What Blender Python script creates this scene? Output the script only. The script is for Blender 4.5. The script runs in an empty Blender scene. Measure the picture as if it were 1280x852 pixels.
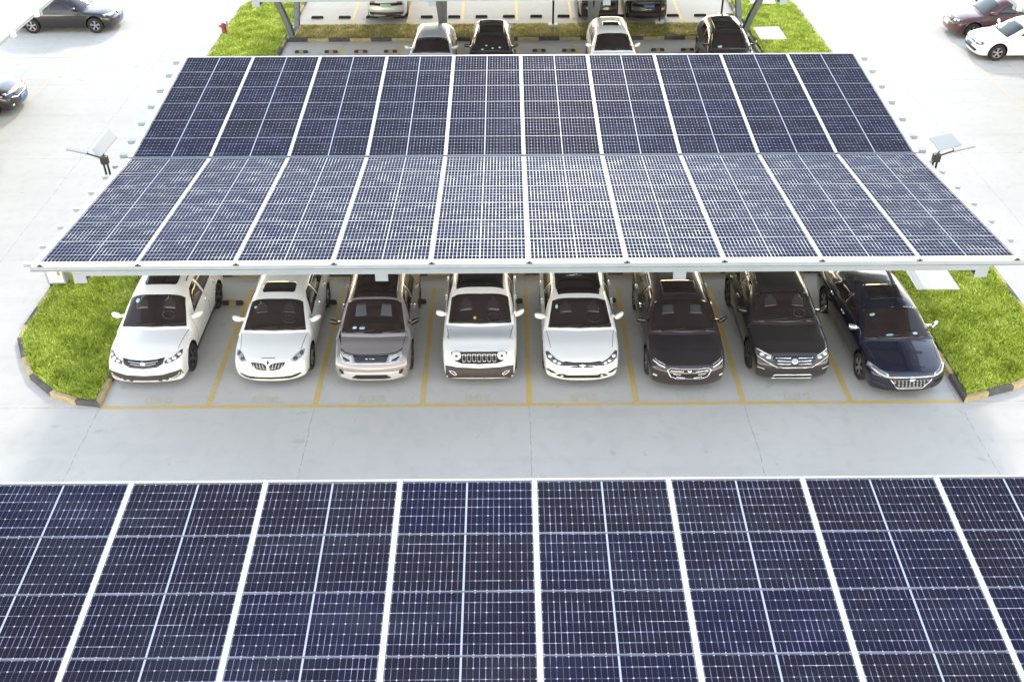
import bpy, bmesh, math, random
import numpy as np
from mathutils import Vector, Matrix
from mathutils.bvhtree import BVHTree

random.seed(7)
rng = np.random.default_rng(7)
S = bpy.context.scene
COL = S.collection
rad = math.radians

# ------------------------------------------------------------------ camera
PITCH, YAW, ROLL = 0.6306, 0.0041, 0.0045
cam_d = bpy.data.cameras.new('camera')
cam_d.sensor_width = 36.0
cam_d.lens = 36.0 * 1237.4 / 1280.0
cam_d.clip_end = 2000.0
cam = bpy.data.objects.new('camera', cam_d)
COL.objects.link(cam)
F = Vector((math.sin(YAW) * math.cos(PITCH), math.cos(YAW) * math.cos(PITCH), -math.sin(PITCH)))
r0 = Vector((math.cos(YAW), -math.sin(YAW), 0.0))
d0 = F.cross(r0)
rt = r0 * math.cos(ROLL) + d0 * math.sin(ROLL)
dn = -r0 * math.sin(ROLL) + d0 * math.cos(ROLL)
cam.matrix_world = Matrix(((rt.x, -dn.x, -F.x, -0.4746), (rt.y, -dn.y, -F.y, -17.7713),
                           (rt.z, -dn.z, -F.z, 14.8114), (0, 0, 0, 1)))
S.camera = cam

# ------------------------------------------------------------------ light
SUN_EL, SUN_AZ = 25.6, 3.0      # the sun stands low beyond the lot, straight ahead of the camera
w = bpy.data.worlds.new('World')
S.world = w
w.use_nodes = True
nt = w.node_tree
sky = nt.nodes.new('ShaderNodeTexSky')
sky.sky_type = 'NISHITA'
sky.sun_disc = False
sky.sun_elevation = rad(SUN_EL)
sky.sun_rotation = rad(SUN_AZ)
sky.air_density = 1.0
sky.dust_density = 0.0
sky.ozone_density = 1.0
tint = nt.nodes.new('ShaderNodeMix'); tint.data_type = 'RGBA'; tint.blend_type = 'MULTIPLY'
tint.inputs[0].default_value = 1.0
tint.inputs[7].default_value = (1.42, 1.0, 0.71, 1)     # a warm white balance, as in the photograph
nt.links.new(sky.outputs[0], tint.inputs[6])
nt.links.new(tint.outputs[2], nt.nodes['Background'].inputs[0])
nt.nodes['Background'].inputs[1].default_value = 0.15
ld = bpy.data.lights.new('sun', 'SUN')
ld.energy = 0.5
ld.angle = rad(4.0)      # hazy air: the photograph's shadow edges are soft
ld.color = (1.0, 0.93, 0.82)
sun = bpy.data.objects.new('sun', ld)
COL.objects.link(sun)
sd = Vector((math.sin(rad(SUN_AZ)) * math.cos(rad(SUN_EL)), math.cos(rad(SUN_AZ)) * math.cos(rad(SUN_EL)), math.sin(rad(SUN_EL))))
sun.rotation_euler = sd.to_track_quat('Z', 'Y').to_euler()
sun.location = (0, 60, 40)
S.view_settings.view_transform = 'Standard'
S.view_settings.look = 'None'
S.view_settings.gamma = 1
S.view_settings.exposure = 2.62
S.view_settings.use_curve_mapping = False
S.cycles.max_bounces = 6
S.cycles.diffuse_bounces = 3
S.cycles.glossy_bounces = 3

# ------------------------------------------------------------------ materials
def mat(name, col, rough=0.5, metal=0.0, coat=0.0, spec=0.5, noise=0.0, scale=8.0, bump=0.0):
    m = bpy.data.materials.new(name)
    m.use_nodes = True
    n, l = m.node_tree.nodes, m.node_tree.links
    b = n['Principled BSDF']
    b.inputs['Base Color'].default_value = (*col, 1)
    b.inputs['Roughness'].default_value = rough
    b.inputs['Metallic'].default_value = metal
    b.inputs['Coat Weight'].default_value = coat
    b.inputs['Coat Roughness'].default_value = 0.03
    b.inputs['Specular IOR Level'].default_value = spec
    tc = n.new('ShaderNodeTexCoord')
    nz = n.new('ShaderNodeTexNoise')
    nz.inputs['Scale'].default_value = scale
    nz.inputs['Detail'].default_value = 5
    l.new(tc.outputs['Object'], nz.inputs['Vector'])
    if noise > 0:
        mx = n.new('ShaderNodeMix'); mx.data_type = 'RGBA'
        mr = n.new('ShaderNodeMapRange')
        mr.inputs[1].default_value = 0.3; mr.inputs[2].default_value = 0.7
        l.new(nz.outputs[0], mr.inputs[0]); l.new(mr.outputs[0], mx.inputs[0])
        mx.inputs[6].default_value = (*[c * (1 - noise) for c in col], 1)
        mx.inputs[7].default_value = (*[min(1, c * (1 + noise)) for c in col], 1)
        l.new(mx.outputs[2], b.inputs['Base Color'])
    if bump > 0:
        bp = n.new('ShaderNodeBump')
        bp.inputs['Strength'].default_value = bump
        bp.inputs['Distance'].default_value = 0.01
        l.new(nz.outputs[0], bp.inputs['Height']); l.new(bp.outputs[0], b.inputs['Normal'])
    return m

M = {}
M['alu'] = mat('white_aluminium', (0.62, 0.62, 0.62), 0.4, 0.0, noise=0.04)
M['frame'] = mat('module_frame', (0.24, 0.26, 0.30), 0.4, 0.0, noise=0.04)
M['beam'] = mat('pale_blue_grey_steel', (0.33, 0.36, 0.375), 0.45, 0.0, noise=0.06, scale=3)
M['beam_dark'] = mat('grey_steel', (0.22, 0.25, 0.27), 0.5, 0.0, noise=0.08, scale=3)
M['galv'] = mat('galvanised_steel', (0.45, 0.48, 0.50), 0.45, 0.3, noise=0.08)
M['black'] = mat('black_plastic', (0.018, 0.017, 0.018), 0.45, noise=0.1)
M['black_gloss'] = mat('gloss_black', (0.012, 0.011, 0.012), 0.12, coat=0.5)
M['dgrey'] = mat('dark_grey_plastic', (0.05, 0.042, 0.045), 0.6, noise=0.1)
M['chrome'] = mat('chrome', (0.82, 0.84, 0.86), 0.15, 1.0)
M['silver_plastic'] = mat('silver_trim', (0.62, 0.62, 0.65), 0.3, 0.3)
M['tyre'] = mat('tyre_rubber', (0.022, 0.021, 0.021), 0.85, noise=0.15)
M['rim'] = mat('alloy_rim', (0.5, 0.5, 0.52), 0.3, 0.8)
M['rim_dark'] = mat('dark_alloy_rim', (0.10, 0.10, 0.11), 0.35, 0.6)
M['glass'] = mat('dark_car_glass', (0.024, 0.017, 0.018), 0.04, 0.0, coat=0.0, spec=0.6)
M['glass_lite'] = mat('tinted_car_glass', (0.035, 0.045, 0.04), 0.04, spec=0.6)
M['lamp'] = mat('headlamp_lens', (0.50, 0.54, 0.56), 0.12, 0.35, coat=0.6)
M['lamp_dark'] = mat('headlamp_smoked', (0.10, 0.11, 0.12), 0.12, 0.2, coat=0.6)
M['lamp_white'] = mat('headlamp_strip', (0.85, 0.87, 0.88), 0.15, 0.2, coat=0.5)
M['red_lamp'] = mat('tail_lamp', (0.35, 0.02, 0.02), 0.15, coat=0.6)
M['seam'] = mat('panel_gap', (0.03, 0.03, 0.03), 0.8)
M['plate_blue'] = mat('plate_blue', (0.05, 0.16, 0.45), 0.4)
M['plate_green'] = mat('plate_green', (0.35, 0.62, 0.45), 0.4)
M['sticker'] = mat('windscreen_sticker', (0.35, 0.62, 0.65), 0.5)
M['seat'] = mat('pale_seat_fabric', (0.16, 0.16, 0.18), 0.8)
M['red'] = mat('red_paint', (0.28, 0.035, 0.045), 0.4, noise=0.15)
M['white_paint'] = mat('white_painted_metal', (0.8, 0.8, 0.78), 0.45, noise=0.03)
M['footing'] = mat('white_concrete_footing', (0.75, 0.74, 0.70), 0.85, noise=0.06)
M['stop'] = mat('dark_rubber_stop', (0.035, 0.028, 0.026), 0.8, noise=0.2)
M['stop_pale'] = mat('worn_yellow_rubber', (0.30, 0.23, 0.11), 0.8, noise=0.2)
M['slab'] = mat('pale_concrete_slab', (0.66, 0.65, 0.60), 0.85, noise=0.05, scale=3)
M['roof_white'] = mat('white_roof_sheet', (0.56, 0.57, 0.57), 0.5, noise=0.05, scale=1.2)
M['soil'] = mat('lawn_soil', (0.16, 0.24, 0.04), 0.95, noise=0.3, scale=12)
M['soil_dry'] = mat('dry_lawn_soil', (0.34, 0.28, 0.14), 0.95, noise=0.3, scale=12)
M['copper'] = mat('brass_plate', (0.35, 0.25, 0.1), 0.5)
M['panel_back'] = mat('module_backsheet', (0.80, 0.79, 0.77), 0.6)
M['solar_small'] = mat('pale_small_panel', (0.36, 0.37, 0.37), 0.3)  # glare on the lamp panels is put into this pale colour

def paint(name, col, rough=0.28, metal=0.0, coat=1.0):
    m = mat(name, col, rough, metal, coat=coat)
    return m

# concrete with expansion joints, faint stains and cracks (all in world metres)
def concrete():
    m = bpy.data.materials.new('pale_concrete'); m.use_nodes = True
    n, l = m.node_tree.nodes, m.node_tree.links
    b = n['Principled BSDF']; b.inputs['Roughness'].default_value = 0.8
    b.inputs['Specular IOR Level'].default_value = 0.05
    g = n.new('ShaderNodeNewGeometry')
    sep = n.new('ShaderNodeSeparateXYZ'); l.new(g.outputs['Position'], sep.inputs[0])
    def noise(scale, det=4, dist=0.0):
        x = n.new('ShaderNodeTexNoise'); x.inputs['Scale'].default_value = scale
        x.inputs['Detail'].default_value = det; x.inputs['Distortion'].default_value = dist
        l.new(g.outputs['Position'], x.inputs['Vector']); return x.outputs[0]
    def ramp(s, a, b_, lo, hi):
        r = n.new('ShaderNodeMapRange'); r.inputs[1].default_value = a; r.inputs[2].default_value = b_
        r.inputs[3].default_value = lo; r.inputs[4].default_value = hi; l.new(s, r.inputs[0]); return r.outputs[0]
    def math_(op, a, b_=None):
        x = n.new('ShaderNodeMath'); x.operation = op
        for i, v in enumerate((a, b_)):
            if v is None: continue
            if isinstance(v, (int, float)): x.inputs[i].default_value = v
            else: l.new(v, x.inputs[i])
        return x.outputs[0]
    def mix(f, a, b_, mode='MIX'):
        x = n.new('ShaderNodeMix'); x.data_type = 'RGBA'; x.blend_type = mode
        if isinstance(f, (int, float)): x.inputs[0].default_value = f
        else: l.new(f, x.inputs[0])
        for i, v in ((6, a), (7, b_)):
            if isinstance(v, tuple): x.inputs[i].default_value = (*v, 1)
            else: l.new(v, x.inputs[i])
        return x.outputs[2]
    c = mix(ramp(noise(0.25, 6), 0.3, 0.7, 0, 1), (0.53, 0.505, 0.465), (0.60, 0.575, 0.53))
    c = mix(ramp(noise(3.0, 8, 0.6), 0.50, 0.75, 0, 0.30), c, (0.42, 0.41, 0.39))
    c = mix(ramp(noise(60.0, 3), 0.55, 0.8, 0, 0.2), c, (0.42, 0.41, 0.40))
    c = mix(ramp(noise(0.9, 3, 1.2), 0.66, 0.72, 0, 0.16), c, (0.40, 0.38, 0.35))
    # faint tyre bands along the lane and dusty patches
    mpb = n.new('ShaderNodeMapping'); mpb.inputs['Scale'].default_value = (0.12, 1.8, 1.0); l.new(g.outputs['Position'], mpb.inputs['Vector'])
    tb = n.new('ShaderNodeTexNoise'); tb.inputs['Scale'].default_value = 1.0; tb.inputs['Detail'].default_value = 4; tb.inputs['Distortion'].default_value = 0.4
    l.new(mpb.outputs[0], tb.inputs['Vector'])
    c = mix(ramp(tb.outputs[0], 0.55, 0.70, 0, 0.22), c, (0.40, 0.39, 0.375))
    c = mix(ramp(noise(2.2, 2, 0.3), 0.70, 0.74, 0, 0.30), c, (0.30, 0.29, 0.28))
    # joints: every 5 m in x, every 6.6 m in y; width and darkness waver
    wob = ramp(noise(1.7, 4), 0.3, 0.7, -0.02, 0.02)
    def joint(coord, pitch, off, width):
        t = math_('ADD', math_('ADD', coord, -off + pitch * 100.5), wob)
        t = math_('SUBTRACT', math_('MODULO', t, pitch), pitch * 0.5)
        return math_('LESS_THAN', math_('ABSOLUTE', t), width)
    jx = joint(sep.outputs[0], 5.0, 0.0, 0.009)
    jy = joint(sep.outputs[1], 6.6, 6.6, 0.010)
    brk = ramp(noise(5.0, 2), 0.42, 0.58, 0.1, 0.6)
    j = math_('MULTIPLY', math_('MAXIMUM', jx, jy), brk)
    c = mix(j, c, (0.16, 0.155, 0.15))
    l.new(c, b.inputs['Base Color'])
    bp = n.new('ShaderNodeBump'); bp.inputs['Strength'].default_value = 0.15; bp.inputs['Distance'].default_value = 0.01
    l.new(noise(90, 3), bp.inputs['Height']); l.new(bp.outputs[0], b.inputs['Normal'])
    return m
M['concrete'] = concrete()

def worn_line():
    m = bpy.data.materials.new('worn_yellow_paint'); m.use_nodes = True
    n, l = m.node_tree.nodes, m.node_tree.links
    b = n['Principled BSDF']; b.inputs['Roughness'].default_value = 0.75
    g = n.new('ShaderNodeNewGeometry')
    a = n.new('ShaderNodeTexNoise'); a.inputs['Scale'].default_value = 9; a.inputs['Detail'].default_value = 8
    a2 = n.new('ShaderNodeTexNoise'); a2.inputs['Scale'].default_value = 0.8; a2.inputs['Detail'].default_value = 3
    for x in (a, a2): l.new(g.outputs['Position'], x.inputs['Vector'])
    ad = n.new('ShaderNodeMath'); ad.operation = 'ADD'; l.new(a.outputs[0], ad.inputs[0]); l.new(a2.outputs[0], ad.inputs[1])
    r = n.new('ShaderNodeMapRange'); r.inputs[1].default_value = 0.92; r.inputs[2].default_value = 1.3; l.new(ad.outputs[0], r.inputs[0])
    mx = n.new('ShaderNodeMix'); mx.data_type = 'RGBA'; l.new(r.outputs[0], mx.inputs[0])
    mx.inputs[6].default_value = (0.68, 0.45, 0.10, 1); mx.inputs[7].default_value = (0.56, 0.50, 0.37, 1)
    l.new(mx.outputs[2], b.inputs['Base Color'])
    return m
M['yellow'] = worn_line()
M['yellow_faint'] = mat('faded_yellow_paint', (0.56, 0.50, 0.36), 0.8, noise=0.12, scale=14)
M['kerb_y'] = mat('kerb_yellow', (0.40, 0.32, 0.17), 0.8, noise=0.22, scale=5, bump=0.3)
M['kerb_k'] = mat('kerb_black', (0.085, 0.078, 0.080), 0.8, noise=0.3, scale=5, bump=0.3)

def grass_mat(name, cols):
    m = bpy.data.materials.new(name); m.use_nodes = True
    n, l = m.node_tree.nodes, m.node_tree.links
    b = n['Principled BSDF']; b.inputs['Roughness'].default_value = 0.6
    b.inputs['Specular IOR Level'].default_value = 0.25
    g = n.new('ShaderNodeNewGeometry')
    a = n.new('ShaderNodeTexNoise'); a.inputs['Scale'].default_value = 1.6; a.inputs['Detail'].default_value = 7
    a.inputs['Roughness'].default_value = 0.7
    l.new(g.outputs['Position'], a.inputs['Vector'])
    r = n.new('ShaderNodeValToRGB'); l.new(a.outputs[0], r.inputs[0])
    e = r.color_ramp.elements
    e[0].position = 0.32; e[0].color = (*cols[0], 1)
    e[1].position = 0.66; e[1].color = (*cols[2], 1)
    k = e.new(0.5); k.color = (*cols[1], 1)
    rnd = n.new('ShaderNodeMix'); rnd.data_type = 'RGBA'; rnd.blend_type = 'MULTIPLY'
    vc = n.new('ShaderNodeVertexColor'); vc.layer_name = 'tone'
    rnd.inputs[0].default_value = 1.0
    l.new(r.outputs[0], rnd.inputs[6]); l.new(vc.outputs[0], rnd.inputs[7])
    l.new(rnd.outputs[2], b.inputs['Base Color'])
    tr = n.new('ShaderNodeBsdfTranslucent'); l.new(rnd.outputs[2], tr.inputs[0])
    ms = n.new('ShaderNodeMixShader'); ms.inputs[0].default_value = 0.45
    l.new(b.outputs[0], ms.inputs[1]); l.new(tr.outputs[0], ms.inputs[2])
    l.new(ms.outputs[0], n['Material Output'].inputs[0])
    return m
M['grass'] = grass_mat('lawn_grass', [(0.32, 0.41, 0.06), (0.54, 0.64, 0.12), (0.72, 0.80, 0.24)])
M['grass_dry'] = grass_mat('dry_grass', [(0.32, 0.32, 0.11), (0.52, 0.46, 0.22), (0.70, 0.60, 0.36)])

# photovoltaic cells: uv runs 0..24 half cells across, 0..6 cells down
def cells(name, gu, gv, line, cloud_tone):
    m = bpy.data.materials.new(name); m.use_nodes = True
    n, l = m.node_tree.nodes, m.node_tree.links
    b = n['Principled BSDF']
    uv = n.new('ShaderNodeUVMap'); uv.uv_map = 'UVMap'
    sep = n.new('ShaderNodeSeparateXYZ'); l.new(uv.outputs[0], sep.inputs[0])
    def m_(op, a, b_=None, c_=None):
        x = n.new('ShaderNodeMath'); x.operation = op
        for i, v in enumerate((a, b_, c_)):
            if v is None: continue
            if isinstance(v, (int, float)): x.inputs[i].default_value = v
            else: l.new(v, x.inputs[i])
        return x.outputs[0]
    U, V = sep.outputs[0], sep.outputs[1]
    fu, fv = m_('FRACT', U), m_('FRACT', V)
    du = m_('SUBTRACT', 0.5, m_('ABSOLUTE', m_('SUBTRACT', fu, 0.5)))   # distance to a vertical gap, in half cells
    dv = m_('SUBTRACT', 0.5, m_('ABSOLUTE', m_('SUBTRACT', fv, 0.5)))
    lu = m_('LESS_THAN', du, gu)
    lv = m_('LESS_THAN', dv, gv)
    # cropped corners, on every second vertical gap
    hu = m_('FRACT', m_('MULTIPLY', U, 0.5))
    dh = m_('MULTIPLY', m_('SUBTRACT', 0.5, m_('ABSOLUTE', m_('SUBTRACT', hu, 0.5))), 1.0)
    dia = m_('LESS_THAN', m_('ADD', dh, dv), 0.095)
    mid = m_('LESS_THAN', m_('ABSOLUTE', m_('SUBTRACT', U, 12.0)), 0.17)
    gap = m_('MAXIMUM', m_('MAXIMUM', lu, lv), m_('MAXIMUM', dia, mid))
    # thin bus wires
    bw = m_('FRACT', m_('MULTIPLY', V, 5.0))
    bus = m_('MULTIPLY', m_('LESS_THAN', m_('ABSOLUTE', m_('SUBTRACT', bw, 0.5)), 0.05), 0.12)
    oi = n.new('ShaderNodeObjectInfo')
    cv = n.new('ShaderNodeCombineXYZ')
    l.new(m_('FLOOR', m_('MULTIPLY', U, 0.5)), cv.inputs[0]); l.new(m_('FLOOR', V), cv.inputs[1]); l.new(oi.outputs['Random'], cv.inputs[2])
    wn = n.new('ShaderNodeTexWhiteNoise'); wn.noise_dimensions = '3D'; l.new(cv.outputs[0], wn.inputs[0])
    def mix(f, a, b_):
        x = n.new('ShaderNodeMix'); x.data_type = 'RGBA'
        if isinstance(f, (int, float)): x.inputs[0].default_value = f
        else: l.new(f, x.inputs[0])
        for i, v in ((6, a), (7, b_)):
            if isinstance(v, tuple): x.inputs[i].default_value = (*v, 1)
            else: l.new(v, x.inputs[i])
        return x.outputs[2]
    base = mix(oi.outputs['Random'], (0.0115, 0.0095, 0.014), (0.009, 0.008, 0.028))
    base = mix(m_('MULTIPLY', wn.outputs[0], 0.5), base, (0.014, 0.011, 0.020))
    base = mix(bus, base, (0.12, 0.13, 0.18))
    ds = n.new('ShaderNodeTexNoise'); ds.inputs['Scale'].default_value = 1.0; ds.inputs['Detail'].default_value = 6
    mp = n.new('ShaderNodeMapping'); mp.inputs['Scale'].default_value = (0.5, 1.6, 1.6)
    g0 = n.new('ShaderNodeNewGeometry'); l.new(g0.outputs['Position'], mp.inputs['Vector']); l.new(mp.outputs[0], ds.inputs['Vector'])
    dr = n.new('ShaderNodeMapRange'); dr.inputs[1].default_value = 0.48; dr.inputs[2].default_value = 0.72; dr.inputs[4].default_value = cloud_tone
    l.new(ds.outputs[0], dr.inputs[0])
    base = mix(dr.outputs[0], base, (0.12, 0.14, 0.17))      # cloudy sky reflections painted in as pale streaks
    # glints and moire painted into the gap lines, in streaks along the rows
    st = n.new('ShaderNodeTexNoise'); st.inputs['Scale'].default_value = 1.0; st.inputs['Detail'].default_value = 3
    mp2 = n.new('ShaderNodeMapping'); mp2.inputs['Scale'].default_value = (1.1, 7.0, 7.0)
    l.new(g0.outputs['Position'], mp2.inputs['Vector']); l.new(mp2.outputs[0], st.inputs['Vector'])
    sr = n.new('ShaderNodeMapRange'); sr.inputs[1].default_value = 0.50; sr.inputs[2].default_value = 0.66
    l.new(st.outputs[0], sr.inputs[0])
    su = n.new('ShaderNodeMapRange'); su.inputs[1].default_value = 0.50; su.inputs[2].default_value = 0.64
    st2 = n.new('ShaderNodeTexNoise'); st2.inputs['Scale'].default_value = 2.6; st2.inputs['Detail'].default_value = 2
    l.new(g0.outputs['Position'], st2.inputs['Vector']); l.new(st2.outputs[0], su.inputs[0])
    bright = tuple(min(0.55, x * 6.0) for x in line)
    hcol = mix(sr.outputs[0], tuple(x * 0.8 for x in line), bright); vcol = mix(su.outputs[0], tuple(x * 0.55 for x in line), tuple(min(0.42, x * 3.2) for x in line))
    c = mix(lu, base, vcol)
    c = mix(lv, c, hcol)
    c = mix(m_('MAXIMUM', dia, mid), c, (0.36, 0.38, 0.46))
    g = n.new('ShaderNodeNewGeometry')
    nz = n.new('ShaderNodeTexNoise'); nz.inputs['Scale'].default_value = 0.9; nz.inputs['Detail'].default_value = 5
    nz.inputs['Distortion'].default_value = 1.0
    l.new(g.outputs['Position'], nz.inputs['Vector'])
    r = n.new('ShaderNodeMapRange'); r.inputs[1].default_value = 0.3; r.inputs[2].default_value = 0.7
    r.inputs[3].default_value = 0.028; r.inputs[4].default_value = 0.036
    l.new(nz.outputs[0], r.inputs[0])
    # anti-reflective glass: matt cells under a weak mirror of the sky
    gl = n.new('ShaderNodeBsdfGlossy'); l.new(r.outputs[0], gl.inputs['Roughness'])
    gl.inputs[0].default_value = (0.84, 0.88, 1.0, 1)
    ms = n.new('ShaderNodeMixShader'); ms.inputs[0].default_value = 0.009
    df = n.new('ShaderNodeBsdfDiffuse'); l.new(c, df.inputs[0])
    l.new(df.outputs[0], ms.inputs[1]); l.new(gl.outputs[0], ms.inputs[2]); l.new(ms.outputs[0], n['Material Output'].inputs[0])
    # the tinned wires and white gaps glint more broadly than the glass
    g2 = n.new('ShaderNodeBsdfGlossy'); g2.inputs['Roughness'].default_value = 0.42; g2.inputs[0].default_value = (0.84, 0.88, 1.0, 1)
    m2 = n.new('ShaderNodeMixShader'); l.new(m_('MULTIPLY', gap, 0.06), m2.inputs[0])
    l.new(ms.outputs[0], m2.inputs[1]); l.new(g2.outputs[0], m2.inputs[2]); l.new(m2.outputs[0], n['Material Output'].inputs[0])
    n.remove(b)
    return m
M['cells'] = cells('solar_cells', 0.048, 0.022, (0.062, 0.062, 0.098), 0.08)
M['cells_glare'] = cells('solar_cells_glare_gaps', 0.115, 0.05, (0.18, 0.195, 0.29), 0.15)   # near half: sun glare put into the colour as wider, paler gaps

# ------------------------------------------------------------------ helpers
def empty(name, loc=(0, 0, 0), rz=0.0, label=None, cat=None, group=None):
    o = bpy.data.objects.new(name, None); COL.objects.link(o)
    o.location = loc; o.rotation_euler = (0, 0, rz)
    o.empty_display_size = 0.3
    tag(o, label, cat, group)
    return o

def tag(o, label=None, cat=None, group=None, kind=None):
    if label: o['label'] = label
    if cat: o['category'] = cat
    if group: o['group'] = group
    if kind: o['kind'] = kind
    return o

def link(name, me, parent=None, mats=()):
    for m in mats: me.materials.append(m)
    o = bpy.data.objects.new(name, me); COL.objects.link(o)
    if parent is not None: o.parent = parent
    return o

def build(name, bm, mats, parent=None, smooth=False):
    me = bpy.data.meshes.new(name)
    bmesh.ops.recalc_face_normals(bm, faces=bm.faces)
    bm.to_mesh(me); bm.free()
    if smooth:
        me.polygons.foreach_set('use_smooth', [True] * len(me.polygons))
    if not isinstance(mats, (list, tuple)): mats = [mats]
    return link(name, me, parent, mats)

def box(bm, c, s, mi=0, rot=None, bevel=0.0):
    """box centred on c with full sizes s"""
    x, y, z = s[0] / 2, s[1] / 2, s[2] / 2
    co = [(-x, -y, -z), (x, -y, -z), (x, y, -z), (-x, y, -z), (-x, -y, z), (x, -y, z), (x, y, z), (-x, y, z)]
    R_ = rot if rot is not None else Matrix.Identity(3)
    vs = [bm.verts.new(R_ @ Vector(p) + Vector(c)) for p in co]
    fs = []
    for f in ((0, 3, 2, 1), (4, 5, 6, 7), (0, 1, 5, 4), (1, 2, 6, 5), (2, 3, 7, 6), (3, 0, 4, 7)):
        k = bm.faces.new([vs[i] for i in f]); k.material_index = mi; fs.append(k)
    if bevel > 0:
        es = list({e for f in fs for e in f.edges})
        r = bmesh.ops.bevel(bm, geom=es, offset=bevel, segments=2, affect='EDGES', profile=0.5)
        for f in r['faces']: f.material_index = mi
    return vs

def bar(bm, a, b, wx, wy, mi=0, up=(0, 0, 1)):
    """box bar from point a to b"""
    a, b = Vector(a), Vector(b)
    d = (b - a).normalized(); u = Vector(up)
    if abs(d.dot(u)) > 0.99: u = Vector((0, 1, 0))
    s = d.cross(u).normalized(); t = s.cross(d)
    vs = []
    for p in (a, b):
        for i, j in ((-1, -1), (1, -1), (1, 1), (-1, 1)):
            vs.append(bm.verts.new(p + s * (i * wx / 2) + t * (j * wy / 2)))
    for f in ((3, 2, 1, 0), (4, 5, 6, 7), (0, 1, 5, 4), (1, 2, 6, 5), (2, 3, 7, 6), (3, 0, 4, 7)):
        bm.faces.new([vs[i] for i in f]).material_index = mi

def tube(bm, pts, r, seg=10, mi=0, cap=True):
    rings = []
    for i, p in enumerate(pts):
        p = Vector(p)
        d = (Vector(pts[min(i + 1, len(pts) - 1)]) - Vector(pts[max(i - 1, 0)])).normalized()
        u = Vector((0, 0, 1)) if abs(d.z) < 0.9 else Vector((0, 1, 0))
        s = d.cross(u).normalized(); t = s.cross(d)
        rr = r[i] if isinstance(r, (list, tuple)) else r
        rings.append([bm.verts.new(p + (s * math.cos(k * 2 * math.pi / seg) + t * math.sin(k * 2 * math.pi / seg)) * rr) for k in range(seg)])
    for a, b in zip(rings, rings[1:]):
        for k in range(seg):
            bm.faces.new((a[k], a[(k + 1) % seg], b[(k + 1) % seg], b[k])).material_index = mi
    if cap:
        bm.faces.new(rings[0]).material_index = mi; bm.faces.new(rings[-1]).material_index = mi

def interp(x, pts):
    xs = [p[0] for p in pts]; ys = [p[1] for p in pts]
    if x <= xs[0]: return ys[0]
    if x >= xs[-1]: return ys[-1]
    for i in range(len(xs) - 1):
        if x <= xs[i + 1]:
            h = xs[i + 1] - xs[i]; t = (x - xs[i]) / h
            def sl(k):
                if k <= 0: return (ys[1] - ys[0]) / (xs[1] - xs[0])
                if k >= len(xs) - 1: return (ys[-1] - ys[-2]) / (xs[-1] - xs[-2])
                a = (ys[k] - ys[k - 1]) / (xs[k] - xs[k - 1]); b = (ys[k + 1] - ys[k]) / (xs[k + 1] - xs[k])
                return 0 if a * b <= 0 else 2 * a * b / (a + b)
            m0, m1 = sl(i) * h, sl(i + 1) * h
            t2, t3 = t * t, t * t * t
            return (2 * t3 - 3 * t2 + 1) * ys[i] + (t3 - 2 * t2 + t) * m0 + (-2 * t3 + 3 * t2) * ys[i + 1] + (t3 - t2) * m1

# ------------------------------------------------------------------ ground
bm = bmesh.new()
G = 260
vs = [bm.verts.new(p) for p in ((-G, -G, 0), (G, -G, 0), (G, G, 0), (-G, G, 0))]
bm.faces.new(vs)
o = build('ground', bm, M['concrete']); tag(o, kind='structure')

LINE_W = 0.12
def rect(bm, x0, y0, x1, y1, z=0.004, mi=0):
    n = max(1, int(abs(x1 - x0) / 2)) if abs(x1 - x0) > abs(y1 - y0) else 1
    vs = [bm.verts.new(p) for p in ((x0, y0, z), (x1, y0, z), (x1, y1, z), (x0, y1, z))]
    bm.faces.new(vs).material_index = mi
BLOCK = 18.95
bm = bmesh.new()
for k in (0, 1):
    oy = k * BLOCK
    for fy, s in ((0.0, 1), (13.2, -1)):
        rect(bm, -9.98, oy + fy - 0.05, 10.05, oy + fy + 0.05)
        for i in range(1, 8):
            x = -10 + 2.5 * i
            ya, yb = sorted((oy + fy + s * 0.052, oy + fy + s * 5.0))
            rect(bm, x - 0.06, ya, x + 0.06, yb)
o = build('parking_lines', bm, M['yellow']); tag(o, kind='structure')
bm = bmesh.new()
for s in (-1, 1):
    rect(bm, s * 18.74, -6, s * 18.62, 60)
    for i in range(20):
        y = 20.4 - 22.5 + 2.5 * i
        a, b = sorted((s * 18.742, s * 24))
        rect(bm, a, y - 0.05, b, y + 0.05)
o = build('side_parking_lines', bm, M['yellow_faint']); tag(o, kind='structure')

# worn bay numbers beside the front line, three faded figures in each bay
def digit_strokes(ch):
    segs = {'0': 'abcdef', '1': 'bc', '2': 'abged', '6': 'afgedc', '7': 'abc', '8': 'abcdefg', '9': 'abcdfg', '3': 'abgcd', '4': 'fgbc', '5': 'afgcd'}[ch]
    P = {'a': ((0, 2), (1, 2)), 'b': ((1, 2), (1, 1)), 'c': ((1, 1), (1, 0)), 'd': ((0, 0), (1, 0)), 'e': ((0, 1), (0, 0)), 'f': ((0, 2), (0, 1)), 'g': ((0, 1), (1, 1))}
    return [P[s] for s in segs]
bm = bmesh.new()
for i, num in enumerate(('060', '020', '027', '030', '070', '020', '090', '080')):
    cx = -10 + 2.5 * i + 1.25 + 0.05
    for j, ch in enumerate(num):
        ox = cx + (j - 1) * 0.23 - 0.06
        for (a, b) in digit_strokes(ch):
            p = (ox + a[0] * 0.12, 0.14 + a[1] * 0.095); q_ = (ox + b[0] * 0.12, 0.14 + b[1] * 0.095)
            w_ = 0.017
            x0, x1 = sorted((p[0], q_[0])); y0, y1 = sorted((p[1], q_[1]))
            rect(bm, x0 - w_, y0 - w_, x1 + w_, y1 + w_, z=0.004 + 0.0004 * (j + 1) + 0.0002 * random.random())
o = build('bay_numbers', bm, M['yellow_faint']); tag(o, kind='structure')

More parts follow.
